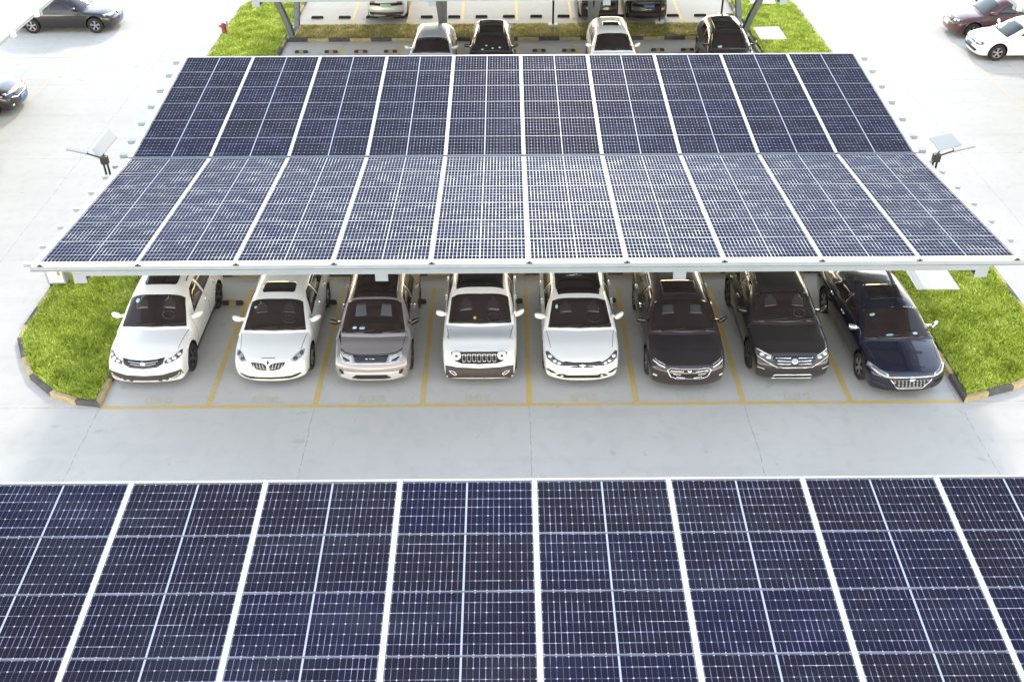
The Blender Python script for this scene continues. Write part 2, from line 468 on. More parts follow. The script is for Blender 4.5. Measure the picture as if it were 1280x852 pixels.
# ------------------------------------------------------------------ kerbs and lawns
def offset_poly(pts, d):
    """inward offset of a closed ccw polygon"""
    n = len(pts); out = []
    for i in range(n):
        p0, p1, p2 = Vector(pts[i - 1]), Vector(pts[i]), Vector(pts[(i + 1) % n])
        e1, e2 = (p1 - p0).normalized(), (p2 - p1).normalized()
        n1, n2 = Vector((-e1.y, e1.x)), Vector((-e2.y, e2.x))
        m_ = (n1 + n2).normalized()
        out.append(p1 + m_ * (d / max(0.35, m_.dot(n1))))
    return out

def resample(pts, step):
    """subdivide a closed polygon's edges; keeps corners"""
    out = []
    n = len(pts)
    for i in range(n):
        a, b = Vector(pts[i]), Vector(pts[(i + 1) % n])
        k = max(1, round((b - a).length / step))
        for j in range(k): out.append(tuple(a.lerp(b, j / k)))
    return out

KERB_H = 0.13
def kerb(poly, phase=0):
    pts = resample(poly, 0.9)
    inn = offset_poly(pts, 0.13); tin = offset_poly(pts, 0.022); tin2 = offset_poly(pts, 0.112)
    bm = bmesh.new(); n = len(pts)
    for i in range(n):
        j = (i + 1) % n
        mi = (i + phase) % 2
        def P(arr, k, z): return Vector((arr[k][0], arr[k][1], z))
        a, b = P(pts, i, 0), P(pts, j, 0)
        sh = 0.006
        prof_i = [P(pts, i, 0), P(pts, i, KERB_H - 0.022), P(tin, i, KERB_H), P(tin2, i, KERB_H), P(inn, i, KERB_H - 0.02), P(inn, i, 0)]
        prof_j = [P(pts, j, 0), P(pts, j, KERB_H - 0.022), P(tin, j, KERB_H), P(tin2, j, KERB_H), P(inn, j, KERB_H - 0.02), P(inn, j, 0)]
        jit = random.uniform(-0.004, 0.004)
        vi = []; vj = []
        for p, q_ in zip(prof_i, prof_j):
            d = (q_ - p) * (sh / max(0.2, (q_ - p).length))
            vi.append(bm.verts.new(p + d + Vector((0, 0, jit if p.z > 0.02 else 0))))
            vj.append(bm.verts.new(q_ - d + Vector((0, 0, jit if p.z > 0.02 else 0))))
        for k in range(5):
            bm.faces.new((vi[k], vj[k], vj[k + 1], vi[k + 1])).material_index = mi
        bm.faces.new(vi).material_index = mi; bm.faces.new(vj[::-1]).material_index = mi
    o = build('kerb', bm, [M['kerb_y'], M['kerb_k']]); tag(o, kind='structure')

def inside(px, py, poly):
    c = np.zeros(px.shape, bool); n = len(poly)
    for i in range(n):
        x1, y1 = poly[i]; x2, y2 = poly[(i + 1) % n]
        t = ((y1 > py) != (y2 > py)) & (px < (x2 - x1) * (py - y1) / (y2 - y1 + 1e-12) + x1)
        c ^= t
    return c

def lawn(poly, density, h, mat_grass, mat_soil, holes=(), ymin=-1e9, ymax=1e9, width=0.022):
    """soil bed plus real blades as one countless mass"""
    ins = offset_poly([tuple(p) for p in poly], 0.125)
    bm = bmesh.new()
    f = bm.faces.new([bm.verts.new((p.x, p.y, 0.10)) for p in ins])
    bmesh.ops.triangulate(bm, faces=[f])
    o = build('lawn_bed', bm, mat_soil); tag(o, kind='structure')
    xs = [p.x for p in ins]; ys = [p.y for p in ins]
    x0, x1, y0, y1 = min(xs), max(xs), max(min(ys), ymin), min(max(ys), ymax)
    n = int((x1 - x0) * (y1 - y0) * density)
    px, py = rng.uniform(x0, x1, n), rng.uniform(y0, y1, n)
    k = inside(px, py, [(p.x, p.y) for p in ins])
    for (a, b, c, d) in holes: k &= ~((px > a) & (px < c) & (py > b) & (py < d))
    px, py = px[k], py[k]; n = len(px)
    # clumpy height field
    bare = np.sin(px * 2.7 + 2.0 * np.sin(py * 1.1)) * np.sin(py * 3.3 + 1.1 * np.sin(px * 2.2)) + 0.35 * np.sin(px * 9.1) * np.sin(py * 8.3)
    kk = (bare < 1.0) | (rng.uniform(0, 1, n) < 0.35)
    px, py = px[kk], py[kk]; n = len(px)
    cl = 0.5 + 0.5 * np.sin(px * 3.1 + 1.7 * np.sin(py * 2.3)) * np.sin(py * 2.7 + 1.3 * np.sin(px * 1.9))
    hh = h * (0.45 + 0.6 * cl + rng.uniform(0, 0.55, n) ** 1.0 + 0.8 * (rng.uniform(0, 1, n) > 0.985))
    ang = rng.uniform(0, 2 * math.pi, n); lean = rng.uniform(0.1, 0.9, n) * hh
    wd = width * rng.uniform(0.5, 1.3, n)
    la = rng.uniform(0, 2 * math.pi, n)
    base = np.stack([px, py, np.full(n, 0.095)], 1)
    side = np.stack([np.cos(ang) * wd, np.sin(ang) * wd, np.zeros(n)], 1)
    tip = base + np.stack([np.cos(la) * lean, np.sin(la) * lean, hh], 1)
    v = np.empty((n * 3, 3)); v[0::3] = base - side; v[1::3] = base + side; v[2::3] = tip
    me = bpy.data.meshes.new('grass')
    me.vertices.add(n * 3); me.vertices.foreach_set('co', v.ravel())
    me.loops.add(n * 3); me.loops.foreach_set('vertex_index', np.arange(n * 3, dtype=np.int32))
    me.polygons.add(n); me.polygons.foreach_set('loop_start', np.arange(0, n * 3, 3, dtype=np.int32))
    me.update()
    ca = me.color_attributes.new('tone', 'FLOAT_COLOR', 'POINT')
    tone = rng.uniform(0.55, 1.25, n)
    col = np.ones((n * 3, 4)); 
    for c_ in range(3): col[:, c_] = np.repeat(tone, 3)
    col[:, 2] *= 0.9
    ca.data.foreach_set('color', col.ravel())
    me.validate()
    o = link('grass', me, None, [mat_grass]); tag(o, kind='stuff')

def island(oy, phase=0):
    # left, right islands and the middle strip are one kerbed H
    yb, yt = 5.62, 7.55
    top = 13.16
    L = [(-10.0, 0.0), (-10.0, yb), (10.0, yb), (10.12, -0.05), (11.45, 0.39), (11.95, 0.66), (12.55, 1.35), (12.95, 2.1), (13.15, 3.1),
         (13.13, 6.58), (13.13, 10.0), (12.6, 11.8), (11.4, 12.8), (10.1, top), (10.0, yt), (-10.0, yt), (-10.0, top),
         (-11.31, 12.74), (-12.04, 12.1), (-12.6, 11.3), (-12.98, 10.3), (-13.0, 6.58), (-13.0, 3.2), (-12.94, 2.62), (-12.51, 1.79), (-12.04, 1.08), (-11.31, 0.42), (-10.6, 0.1)]
    return [(x, y + oy) for x, y in L]
P0, P1 = island(0), island(BLOCK)
kerb(P0, 0); kerb(P1, 1)
slab_rects = [(10.53, 4.50, 11.70, 5.86), (10.40, 24.05, 11.58, 25.72), (11.0, 28.95, 12.2, 30.6)]
def split_lawn(P, oy, dens, holes, width):
    yb, yt = 5.62 + oy, 7.55 + oy
    i = {p: k for k, p in enumerate(P)}
    left = [p for p in P if p[0] <= -9.99]
    right = [p for p in P if p[0] >= 9.99]
    # order left part ccw: bottom-right corner up the inside then down the outside
    la = [(-9.87, oy + 0.0), (-9.87, oy + 13.16)] + P[17:28]
    ra = P[3:14]
    return la, ra
lawn([(-9.999, 0.0), (-9.999, 13.16)] + P0[17:], 2600, 0.085, M['grass'], M['soil'], ymax=6.6)
lawn([P0[3]] + P0[4:14], 2600, 0.085, M['grass'], M['soil'], holes=slab_rects, ymax=7.0)
lawn([(-9.999, BLOCK), (-9.999, BLOCK + 13.16)] + P1[17:], 1500, 0.10, M['grass'], M['soil'], ymin=21.5, ymax=31, width=0.03)
lawn([P1[3]] + P1[4:14], 1500, 0.10, M['grass'], M['soil'], holes=slab_rects, ymin=21.5, ymax=31, width=0.03)
lawn([(-9.86, 5.62), (9.99, 5.62), (9.99, 7.55), (-9.86, 7.55)], 300, 0.08, M['grass_dry'], M['soil_dry'], width=0.03)
lawn([(-9.86, 5.62 + BLOCK), (9.99, 5.62 + BLOCK), (9.99, 7.55 + BLOCK), (-9.86, 7.55 + BLOCK)], 1100, 0.09, M['grass_dry'], M['soil_dry'], width=0.03)

sl = ['pale concrete slab set in the right lawn beside the dark blue sedan', 'small pale slab in the far right lawn beside the black car',
      'pale slab at the top edge of the photo in the far right lawn']
for (a, b, c, d), lb in zip(slab_rects, sl):
    bm = bmesh.new(); box(bm, ((a + c) / 2, (b + d) / 2, 0.085), (c - a, d - b, 0.17), bevel=0.012)
    if a < 10.6 and b < 6:   # a seam across the near slab
        box(bm, (a + 0.42, (b + d) / 2, 0.171), (0.012, d - b - 0.04, 0.004), mi=1)
        box(bm, (a + 0.84, (b + d) / 2, 0.171), (0.012, d - b - 0.04, 0.004), mi=1)
    o = build('concrete_slab', bm, [M['slab'], M['footing']]); tag(o, lb, 'slab')

# ------------------------------------------------------------------ solar canopies
W2, ROW, SL, HV, X0 = 2.10, 1.0145, 0.0824, 3.1728, -10.5389
def module_mesh(cm):
    bm = bmesh.new()
    uvl = bm.loops.layers.uv.new('UVMap')
    w_, h_, fr, th = 1.010, 0.5045, 0.006, 0.035   # half sizes
    def quad(p, mi, uv=None):
        f = bm.faces.new([bm.verts.new(q_) for q_ in p]); f.material_index = mi
        if uv:
            for lp, u in zip(f.loops, uv): lp[uvl].uv = u
    iw, ih = w_ - fr, h_ - fr
    quad([(-iw, -ih, 0), (iw, -ih, 0), (iw, ih, 0), (-iw, ih, 0)], 0, [(-.08, -.05), (24.08, -.05), (24.08, 6.05), (-.08, 6.05)])
    z = 0.004
    for (a, b, c, d) in ((-w_, -h_, w_, -ih), (-w_, ih, w_, h_), (-w_, -ih, -iw, ih), (iw, -ih, w_, ih)):
        quad([(a, b, z), (c, b, z), (c, d, z), (a, d, z)], 1)
    for (a, b, c, d) in ((-w_, -h_, w_, -h_), (w_, -h_, w_, h_), (w_, h_, -w_, h_), (-w_, h_, -w_, -h_)):
        quad([(a, b, z - th), (c, d, z - th), (c, d, z), (a, b, z)], 1)
    quad([(-w_, h_, z - th), (w_, h_, z - th), (w_, -h_, z - th), (-w_, -h_, z - th)], 2)
    me = bpy.data.meshes.new('solar_module')
    bm.to_mesh(me); bm.free()
    for k in (cm, 'frame', 'panel_back'): me.materials.append(M[k])
    return me
MODULE, MODULE_GLARE = module_mesh('cells'), module_mesh('cells_glare')

class Wing:
    """a plane rising from the valley line outwards; s=-1 towards the camera, +1 away"""
    def __init__(s_, yv, s, hv, sl): s_.y, s_.s, s_.h, s_.a = yv + 0.05 * s, s, hv, sl
    def p(s_, x, v, n=0.0):
        c, q_ = math.cos(s_.a), math.sin(s_.a)
        return Vector((x, s_.y + s_.s * (v * c - n * q_), s_.h + v * q_ + n * c))
    def rot(s_):
        return Matrix.Rotation(s_.s * s_.a, 3, 'X')

def canopy(yv, hv, label, wings, fx=X0, nstrips=10, mode='full', rafters=(-9.81, -3.24, 3.27, 9.87), yfix=0.0):
    T = empty('solar_carport', (0, yv, 0), 0, label, 'solar carport', 'solar carport roofs over the parking rows')
    xe0, xe1 = fx, fx + W2 * nstrips
    OFF = Vector((0, yv, 0))
    n_mod = 0
    masses = bmesh.new()
    for s in wings:
        wg = Wing(yv, s, hv, SL)
        R_ = wg.rot()
        for k in range(6):
            for i in range(nstrips):
                c = wg.p(fx + W2 * (i + 0.5), ROW * (k + 0.5)) - OFF
                if mode == 'full' and n_mod < 100:
                    o = bpy.data.objects.new('solar_module', MODULE_GLARE if s < 0 else MODULE); COL.objects.link(o); o.parent = T
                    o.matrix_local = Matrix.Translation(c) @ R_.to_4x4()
                    n_mod += 1
                else:
                    o = None
                    tmp = bmesh.new(); tmp.from_mesh(MODULE)
                    tmp.transform(Matrix.Translation(c) @ R_.to_4x4())
                    me = bpy.data.meshes.new('t'); tmp.to_mesh(me); tmp.free(); masses.from_mesh(me); bpy.data.meshes.remove(me)
        # white strips between the columns of modules
        for i in range(nstrips + 1):
            x = fx + W2 * i
            bm = bmesh.new()
            ww = 0.075 if 0 < i < nstrips else 0.14
            dx = 0 if 0 < i < nstrips else (-0.06 if i == 0 else 0.06)
            a, b = wg.p(x + dx, 0.03, -0.008) - OFF, wg.p(x + dx, ROW * 6 + 0.02, -0.008) - OFF
            bar(bm, a, b, ww, 0.04, up=wg.p(0, 0, 1) - wg.p(0, 0, 0))
            build('joint_strip', bm, M['alu'], T)
        # purlins under the modules, sticking out at both ends
        for k in range(7):
            v = min(ROW * 6 - 0.12, max(0.25, ROW * k + (0.12 if k == 0 else 0)))
            bm = bmesh.new()
            a, b = wg.p(xe0 - 0.42, v, -0.11) - OFF, wg.p(xe1 + 0.42, v, -0.11) - OFF
            up = wg.p(0, 0, 1) - wg.p(0, 0, 0)
            bar(bm, a, b, 0.07, 0.11, up=up)
            bar(bm, a + Vector((0, s * 0.05, 0.052)), b + Vector((0, s * 0.05, 0.052)), 0.09, 0.012, up=up)
            build('purlin', bm, M['beam'], T)
        # rafters
        for x in rafters:
            bm = bmesh.new()
            vend = ROW * 6 - 0.10
            for (va, vb, da, db) in ((0.1, vend, 0.34, 0.30),):
                for (dx0, dx1, n0, n1) in ((-0.11, 0.11, -0.17, -0.19), (-0.11, 0.11, -0.53, -0.55), (-0.012, 0.012, -0.19, -0.53)):
                    a = wg.p(x, va, (n0 + n1) / 2) - OFF; b = wg.p(x, vb, (n0 + n1) / 2) - OFF
                    bar(bm, a, b, dx1 - dx0, abs(n1 - n0), up=wg.p(0, 0, 1) - wg.p(0, 0, 0))
                # end plate
                e = wg.p(x, vb + 0.006, -0.36) - OFF
                box(bm, e, (0.28, 0.012, 0.40), rot=R_)
            build('rafter', bm, M['beam'], T)
        # fascia: white edge frame, a shadow groove, and the pale beam below it
        ve = ROW * 6 + 0.005
        up = wg.p(0, 0, 1) - wg.p(0, 0, 0)
        bm = bmesh.new()
        a, b = wg.p(xe0 - 0.17, ve + 0.035, -0.035) - OFF, wg.p(xe1 + 0.17, ve + 0.035, -0.035) - OFF
        bar(bm, a, b, 0.06 if s < 0 else 0.03, 0.09, up=up)
        build('edge_trim', bm, M['alu'], T)
        bm = bmesh.new()
        a, b = wg.p(xe0 - 0.22, ve + 0.015, -0.13) - OFF, wg.p(xe1 + 0.22, ve + 0.015, -0.13) - OFF
        bar(bm, a, b, 0.07, 0.09, up=up)
        bar(bm, a + Vector((0, s * 0.045, -0.05)), b + Vector((0, s * 0.045, -0.05)), 0.05, 0.012, up=up)
        build('fascia', bm, M['beam'], T)
        bm = bmesh.new()
        a, b = wg.p(-9.75, ve - 0.10, -0.29) - OFF, wg.p(9.78, ve - 0.10, -0.29) - OFF
        bar(bm, a, b, 0.09, 0.15, up=up)
        build('edge_beam', bm, M['beam'], T)
        # little dark clamps on the edge under every joint
        for i in range(nstrips + 1):
            x = fx + W2 * i + 0.02
            bm = bmesh.new()
            c = wg.p(x, ve + 0.07, -0.06) - OFF
            box(bm, c, (0.13, 0.015, 0.022), rot=R_)
            box(bm, c + Vector((0, s * 0.004, 0.012)), (0.045, 0.018, 0.05), rot=R_)
            build('clamp', bm, M['black'], T)
        # splayed steel legs, tapered and bowed
        for x in rafters:
            bm = bmesh.new()
            pts = []
            for t in np.linspace(0, 1, 9):
                yy = s * (0.55 + 2.9 * t ** 1.25)
                zz = 0.0 + t * (hv - 0.47 + 0.08 * 3.3)
                pts.append(Vector((x, yy, zz)))
            for k in range(8):
                wk = 0.30 - 0.02 * k
                a, b = pts[k], pts[k + 1]
                # I section
                bar(bm, a, b + (b - a).normalized() * 0.01, 0.02, wk, up=(0, 1, 0) if False else (0, -s * 0.7, 0.7))
                d = (b - a).normalized(); t_ = Vector((1, 0, 0)).cross(d).normalized()
                for q_ in (-1, 1):
                    bar(bm, a + t_ * q_ * wk / 2, b + t_ * q_ * (wk - 0.02) / 2, 0.22, 0.02, up=t_)
            box(bm, (x, s * 0.55, 0.15), (0.34, 0.42, 0.04))
            build('leg', bm, M['beam_dark'], T)
    # valley gutter
    bm = bmesh.new()
    bar(bm, Vector((xe0 - 0.15, 0, hv - 0.06)), Vector((xe1 + 0.15, 0, hv - 0.06)), 0.10, 0.05)
    bar(bm, Vector((xe0 - 0.2, 0, hv - 0.2)), Vector((xe1 + 0.2, 0, hv - 0.2)), 0.30, 0.16)
    build('valley_gutter', bm, M['beam'], T)
    if len(masses.verts):
        me = bpy.data.meshes.new('solar_module_field'); masses.to_mesh(me)
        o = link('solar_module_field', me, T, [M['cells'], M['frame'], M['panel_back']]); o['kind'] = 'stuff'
    masses.free()
    return T

canopy(6.583, HV, 'complete blue solar carport roof in the middle, over the eight facing cars', (-1, 1))
canopy(-6.55 - 0.05 - 6.087 * math.cos(SL), 3.898 - 6.087 * math.sin(SL), 'nearest solar carport roof, cut off by the bottom of the photo', (1,), fx=-10.589)
canopy(6.583 + BLOCK, HV, 'farthest carport across the top, only its edge beam and splayed legs showing', (-1, 1), mode='mass')

# side canopies: pale sheet roofs running away from the camera
def side_canopy(s, x_edge, y0, y1, label):
    T = empty('carport', (s * 22, (y0 + y1) / 2, 0), 0, label, 'carport', 'solar carport roofs over the parking rows')
    cx, cy = s * 22, (y0 + y1) / 2
    z0, z1 = 3.62, 3.1
    wd = 6.2
    bm = bmesh.new()
    # sheet with shallow ribs
    n = 20
    for i in range(n):
        ya, yb = y0 + (y1 - y0) * i / n, y0 + (y1 - y0) * (i + 1) / n
        a = [(s * x_edge - cx, ya + 0.01 - cy, z0), (s * (x_edge + wd) - cx, ya + 0.01 - cy, z1), (s * (x_edge + wd) - cx, yb - 0.01 - cy, z1), (s * x_edge - cx, yb - 0.01 - cy, z0)]
        top = [bm.verts.new(p) for p in a]; bot = [bm.verts.new((p[0], p[1], p[2] - 0.04)) for p in a]
        bm.faces.new(top); bm.faces.new(bot[::-1])
        for k in range(4): bm.faces.new((top[k], bot[k], bot[(k + 1) % 4], top[(k + 1) % 4]))
    build('roof_sheet', bm, M['roof_white'], T)
    bm = bmesh.new()
    bar(bm, (s * (x_edge - 0.04) - cx, y0 - cy, z0 - 0.04), (s * (x_edge - 0.04) - cx, y1 - cy, z0 - 0.04), 0.06, 0.10)
    build('edge_trim', bm, M['alu'], T)
    bm = bmesh.new()
    bar(bm, (s * (x_edge - 0.02) - cx, y0 - cy, z0 - 0.15), (s * (x_edge - 0.02) - cx, y1 - cy, z0 - 0.15), 0.08, 0.09)
    build('fascia', bm, M['beam'], T)
    k = 0
    y = y0 + 1.0
    while y < y1:
        bm = bmesh.new()
        box(bm, (s * (x_edge - 0.12) - cx, y - cy, z0 - 0.10), (0.16, 0.16, 0.22), bevel=0.01)
        build('bracket', bm, M['white_paint'], T)
        y += 2.1
    y = y0 + 1.4
    while y < y1:
        bm = bmesh.new()
        bar(bm, (s * (x_edge + 0.1) - cx, y - cy, z0 - 0.3), (s * (x_edge + wd) - cx, y - cy, z1 - 0.3), 0.2, 0.26)
        build('rafter', bm, M['beam'], T)
        bm = bmesh.new()
        bar(bm, (s * (x_edge + wd - 0.4) - cx, y - cy, 0), (s * (x_edge + wd - 2.0) - cx, y - cy, 3.0), 0.22, 0.28, up=(0, 1, 0))
        build('leg', bm, M['beam_dark'], T)
        y += 6.53
side_canopy(-1, 17.3, 4.0, 19.9, 'white roofed carport corner at the top left above the black car')
side_canopy(1, 17.95, 4.0, 19.9, 'pale carport roof corner at the top right beside the red car')

# ------------------------------------------------------------------ wheel stops
def wheel_stop(x, y, label, m1, group):
    bm = bmesh.new()
    L_, W_, H_ = 0.55, 0.14, 0.10
    prof = [(-W_ / 2, 0), (-W_ / 2 + 0.02, H_ * 0.7), (-W_ / 4, H_), (W_ / 4, H_), (W_ / 2 - 0.02, H_ * 0.7), (W_ / 2, 0)]
    xs = [-L_ / 2, -L_ / 2 + 0.04, -L_ / 6, -L_ / 6, L_ / 6, L_ / 6, L_ / 2 - 0.04, L_ / 2]
    rings = []
    for i, xx in enumerate(xs):
        k = 0.7 if i in (0, 7) else 1.0
        rings.append([bm.verts.new((xx, p[0] * k, p[1] * k)) for p in prof])
    for i in range(len(xs) - 1):
        if abs(xs[i + 1] - xs[i]) < 1e-6: continue
        mi = 1 if i in (3,) and m1 else 0
        for k in range(5):
            bm.faces.new((rings[i][k], rings[i + 1][k], rings[i + 1][k + 1], rings[i][k + 1])).material_index = mi
    bm.faces.new(rings[0]); bm.faces.new(rings[-1])
    bmesh.ops.remove_doubles(bm, verts=bm.verts, dist=0.0005)
    o = build('wheel_stop', bm, [M['stop'], M['stop_pale']])
    o.location = (x, y, 0); tag(o, label, 'wheel stop', group)
    return o

# ------------------------------------------------------------------ cars
SECT = [(0, 0), (.45, 0), (.82, .005), (.93, .03), (.968, .12), (.985, .32), (1.0, .58), (.99, .80), (.968, .93)]
TOPS = [(.925, .08), (.86, .38), (.74, .62), (.55, .82), (.30, .95), (0, 1.0)]

class Car:
    pass

def make_car(name, sp):
    c = Car()
    W = sp['W'] / 2; L = sp['L']; H = sp['H']
    ax_f, ax_r = sp['axf'], sp['axf'] + sp['wb']
    wr = sp.get('wheel_r', 0.335)
    zt_pts = sp['top']               # lower body top centre line (y,z)
    yc, yr0 = sp['cowl'], sp['roof0']  # cowl y, windscreen top y
    zb = sp.get('zb', 0.2)
    belt = sp['belt']
    crown = sp.get('crown', 0.09)
    nose = sp.get('nose', 0.26)
    px = sp.get('nose_pow', 2.8)
    step = sp.get('step', 0.04)
    pf = sp.get('front', [(0.15, 0.10), (0.3, 0.02), (0.45, 0.0), (0.6, 0.02), (0.72, 0.10), (0.85, 0.24), (1.0, 0.42)])
    pr = sp.get('rear', [(0.15, 0.12), (0.35, 0.02), (0.5, 0.0), (0.7, 0.04), (0.95, 0.12), (1.1, 0.2)])
    def ztop(y): return interp(y, zt_pts)
    def wid(y):
        f = 1.0 - 0.065 * max(0, 1 - y / 0.8) ** 1.8
        r = 1.0 - 0.10 * max(0, 1 - (L - y) / 0.9) ** 1.8
        return W * f * r
    def xshift(x, z, s):
        f = max(0, 1 - s / 1.1) ** 1.6; r = max(0, 1 - (L - s) / 1.1) ** 1.6
        d = 0.0
        if f > 0: d += f * (nose * (abs(x) / W) ** px + interp(z, pf))
        if r > 0: d -= r * (0.22 * (abs(x) / W) ** 2.4 + interp(z, pr))
        return s + d
    def section(s, kz=1.0, kx=1.0):
        zt = ztop(s); zs = zt - crown
        w_ = wid(s) * kx
        pts = []
        for xn, zf in SECT: pts.append((xn * w_, zb + (zs - zb) * zf))
        for xn, k in TOPS: pts.append((xn * w_, zs + crown * k))
        # smooth resample
        xs = [p[0] for p in pts]; zs_ = [p[1] for p in pts]
        out = []
        n = len(pts)
        for i in range(n - 1):
            p0 = pts[max(i - 1, 0)]; p1 = pts[i]; p2 = pts[i + 1]; p3 = pts[min(i + 2, n - 1)]
            m_ = 3 if sp.get('fine', True) else 1
            for j in range(m_):
                t = j / m_
                def cr(a, b, c_, d): return 0.5 * ((2 * b) + (-a + c_) * t + (2 * a - 5 * b + 4 * c_ - d) * t * t + (-a + 3 * b - 3 * c_ + d) * t ** 3)
                out.append((cr(p0[0], p1[0], p2[0], p3[0]), cr(p0[1], p1[1], p2[1], p3[1])))
        out.append(pts[-1])
        zc = (zb + zt) / 2
        return [(x, zc + (z - zc) * kz) for x, z in out]
    # ---- lower body grid
    st = [0.0, 0.012, 0.035, 0.075]
    y = 0.12
    while y < L - 0.12: st.append(y); y += step
    st += [L - 0.12, L - 0.075, L - 0.035, L - 0.012, L]
    def rnd(s):
        d = min(s, L - s)
        return {0.0: .93, 0.012: .955, 0.035: .975, 0.075: .99}.get(round(d, 3), 1.0)
    rings = []
    for k in (0.0, 0.25, 0.5, 0.75, 0.92):
        sec = section(0.0, .93, .97); zc = sum(z for x, z in sec) / len(sec)
        rings.append([(x * k, zc + (z - zc) * k, 0.0) for x, z in sec])
    for s in st:
        k = rnd(s)
        rings.append([(x, z, s) for x, z in section(s, k, 1 - (1 - k) * .45)])
    for k in (0.92, 0.75, 0.5, 0.25, 0.0):
        sec = section(L, .93, .97); zc = sum(z for x, z in sec) / len(sec)
        rings.append([(x * k, zc + (z - zc) * k, L) for x, z in sec])
    bm = bmesh.new()
    grid = []
    for r_ in rings:
        full = [(x, z, s) for x, z, s in r_] + [(-x, z, s) for x, z, s in r_[-2:0:-1]]
        grid.append([bm.verts.new((x, xshift(x, z, s), z)) for x, z, s in full])
    nv = len(grid[0])
    for a, b in zip(grid, grid[1:]):
        for k in range(nv):
            try: bm.faces.new((a[k], a[(k + 1) % nv], b[(k + 1) % nv], b[k]))
            except ValueError: pass
    bmesh.ops.remove_doubles(bm, verts=bm.verts, dist=0.0008)
    bmesh.ops.recalc_face_normals(bm, faces=bm.faces)
    # ---- wheel arches
    R_a = wr + sp.get('arch', 0.055)
    zc_w = wr + 0.02
    for ay in (ax_f, ax_r):
        for v in bm.verts:
            if abs(v.co.x) > 0.78 * W:
                d = Vector((v.co.y - ay, v.co.z - zc_w)); q_ = d.length
                if abs(q_ - R_a) < step * 0.72 and q_ > 1e-4:
                    d *= R_a / q_; v.co.y = ay + d.x; v.co.z = zc_w + d.y
        dele = []
        for f in bm.faces:
            m_ = f.calc_center_median()
            if abs(m_.x) > 0.80 * W and math.hypot(m_.y - ay, m_.z - zc_w) < R_a - 0.002: dele.append(f)
            elif abs(m_.x) > 0.80 * W and abs(m_.y - ay) < R_a - 0.002 and m_.z < zc_w * 0.6: dele.append(f)
        bmesh.ops.delete(bm, geom=dele, context='FACES')
    lower_bvh_faces = None
    clad = sp.get('clad')
    for f in bm.faces:
        m_ = f.calc_center_median()
        f.material_index = 0
        if clad and m_.z < clad and abs(m_.x) > 0.80 * W and m_.y > 0.5: f.material_index = 1
        if clad and abs(m_.x) > 0.80 * W:
            for ay in (ax_f, ax_r):
                if math.hypot(m_.y - ay, m_.z - zc_w) < R_a + 0.06 and sp.get('arch_clad'): f.material_index = 1
        if m_.z < zb + 0.015: f.material_index = 1
    # ---- wheel wells
    for ay in (ax_f, ax_r):
        for sx in (-1, 1):
            n = 20; ra = R_a + 0.012
            ri = [bm.verts.new((sx * W * .60, ay + ra * math.cos(math.pi * k / n - 0), zc_w + ra * math.sin(math.pi * k / n))) for k in range(n + 1)]
            ro = [bm.verts.new((sx * W * .955, ay + ra * math.cos(math.pi * k / n), zc_w + ra * math.sin(math.pi * k / n))) for k in range(n + 1)]
            for k in range(n): bm.faces.new((ri[k], ri[k + 1], ro[k + 1], ro[k])).material_index = 1
            bm.faces.new(ri).material_index = 1
    # ---- greenhouse
    wb_, wtop = W * sp.get('gw', 0.93), W * sp.get('rw', 0.70)
    zr_pts = sp['roof']              # (y, z) roof centre line from cowl to tail
    gs, ge = zr_pts[0][0], zr_pts[-1][0]
    roofmax = max(p[1] for p in zr_pts)
    ZB = belt - 0.12
    bow = sp.get('bow', 0.16)
    def hw(z):
        t = min(1.15, max(-0.2, (z - belt) / (roofmax - belt)))
        return wb_ + (wtop - wb_) * t
    def gpt(s, th):
        zr = interp(s, zr_pts)
        n_ = 5.0
        X_ = abs(math.cos(th)) ** (2 / n_); Z_ = abs(math.sin(th)) ** (2 / n_)
        z = ZB + (zr - ZB) * Z_
        endk = 1 - 0.10 * max(0, 1 - (ge - s) / 0.9) ** 2
        x = hw(z) * X_ * endk
        z -= 0.035 * (x / W) ** 2 * 1.0
        f = max(0, 1 - (s - gs) / 1.3); r = max(0, 1 - (ge - s) / 0.9)
        yy = s + bow * (x / W) ** 2 * f - 0.16 * (x / W) ** 2 * r
        return Vector((x, yy, z))
    NT = 26
    gm = bmesh.new()
    ss = list(np.arange(gs, ge, step * 1.1)) + [ge]
    gg = []
    for s in ss:
        ring = []
        for i in range(NT + 1):
            th = (i / NT) ** 1.0 * math.pi / 2
            ring.append(gpt(s, th))
        full = ring + [Vector((-p.x, p.y, p.z)) for p in ring[-2::-1]]
        gg.append([gm.verts.new(p) for p in full])
    for a, b in zip(gg, gg[1:]):
        for k in range(len(a) - 1): gm.faces.new((a[k], a[k + 1], b[k + 1], b[k]))
    gm.faces.new(gg[0]); gm.faces.new(gg[-1])
    bmesh.ops.remove_doubles(gm, verts=gm.verts, dist=0.0005)
    bmesh.ops.recalc_face_normals(gm, faces=gm.faces)
    # BVH of both shells
    V = []; Fc = []
    for b_ in (bm, gm):
        b_.verts.index_update()
        base = len(V)
        V += [v.co.copy() for v in b_.verts]
        Fc += [[base + v.index for v in f.verts] for f in b_.faces]
    bvh = BVHTree.FromPolygons(V, Fc)
    me = bpy.data.meshes.new('t'); gm.to_mesh(me); gm.free(); bm.from_mesh(me); bpy.data.meshes.remove(me)
    # root
    T = empty(name, sp['loc'], sp.get('rz', 0.0), sp['label'], 'car', sp.get('group'))
    body = build('body', bm, [sp['paint'], M['black'] if not sp.get('clad_mat') else sp['clad_mat']], T, smooth=True)
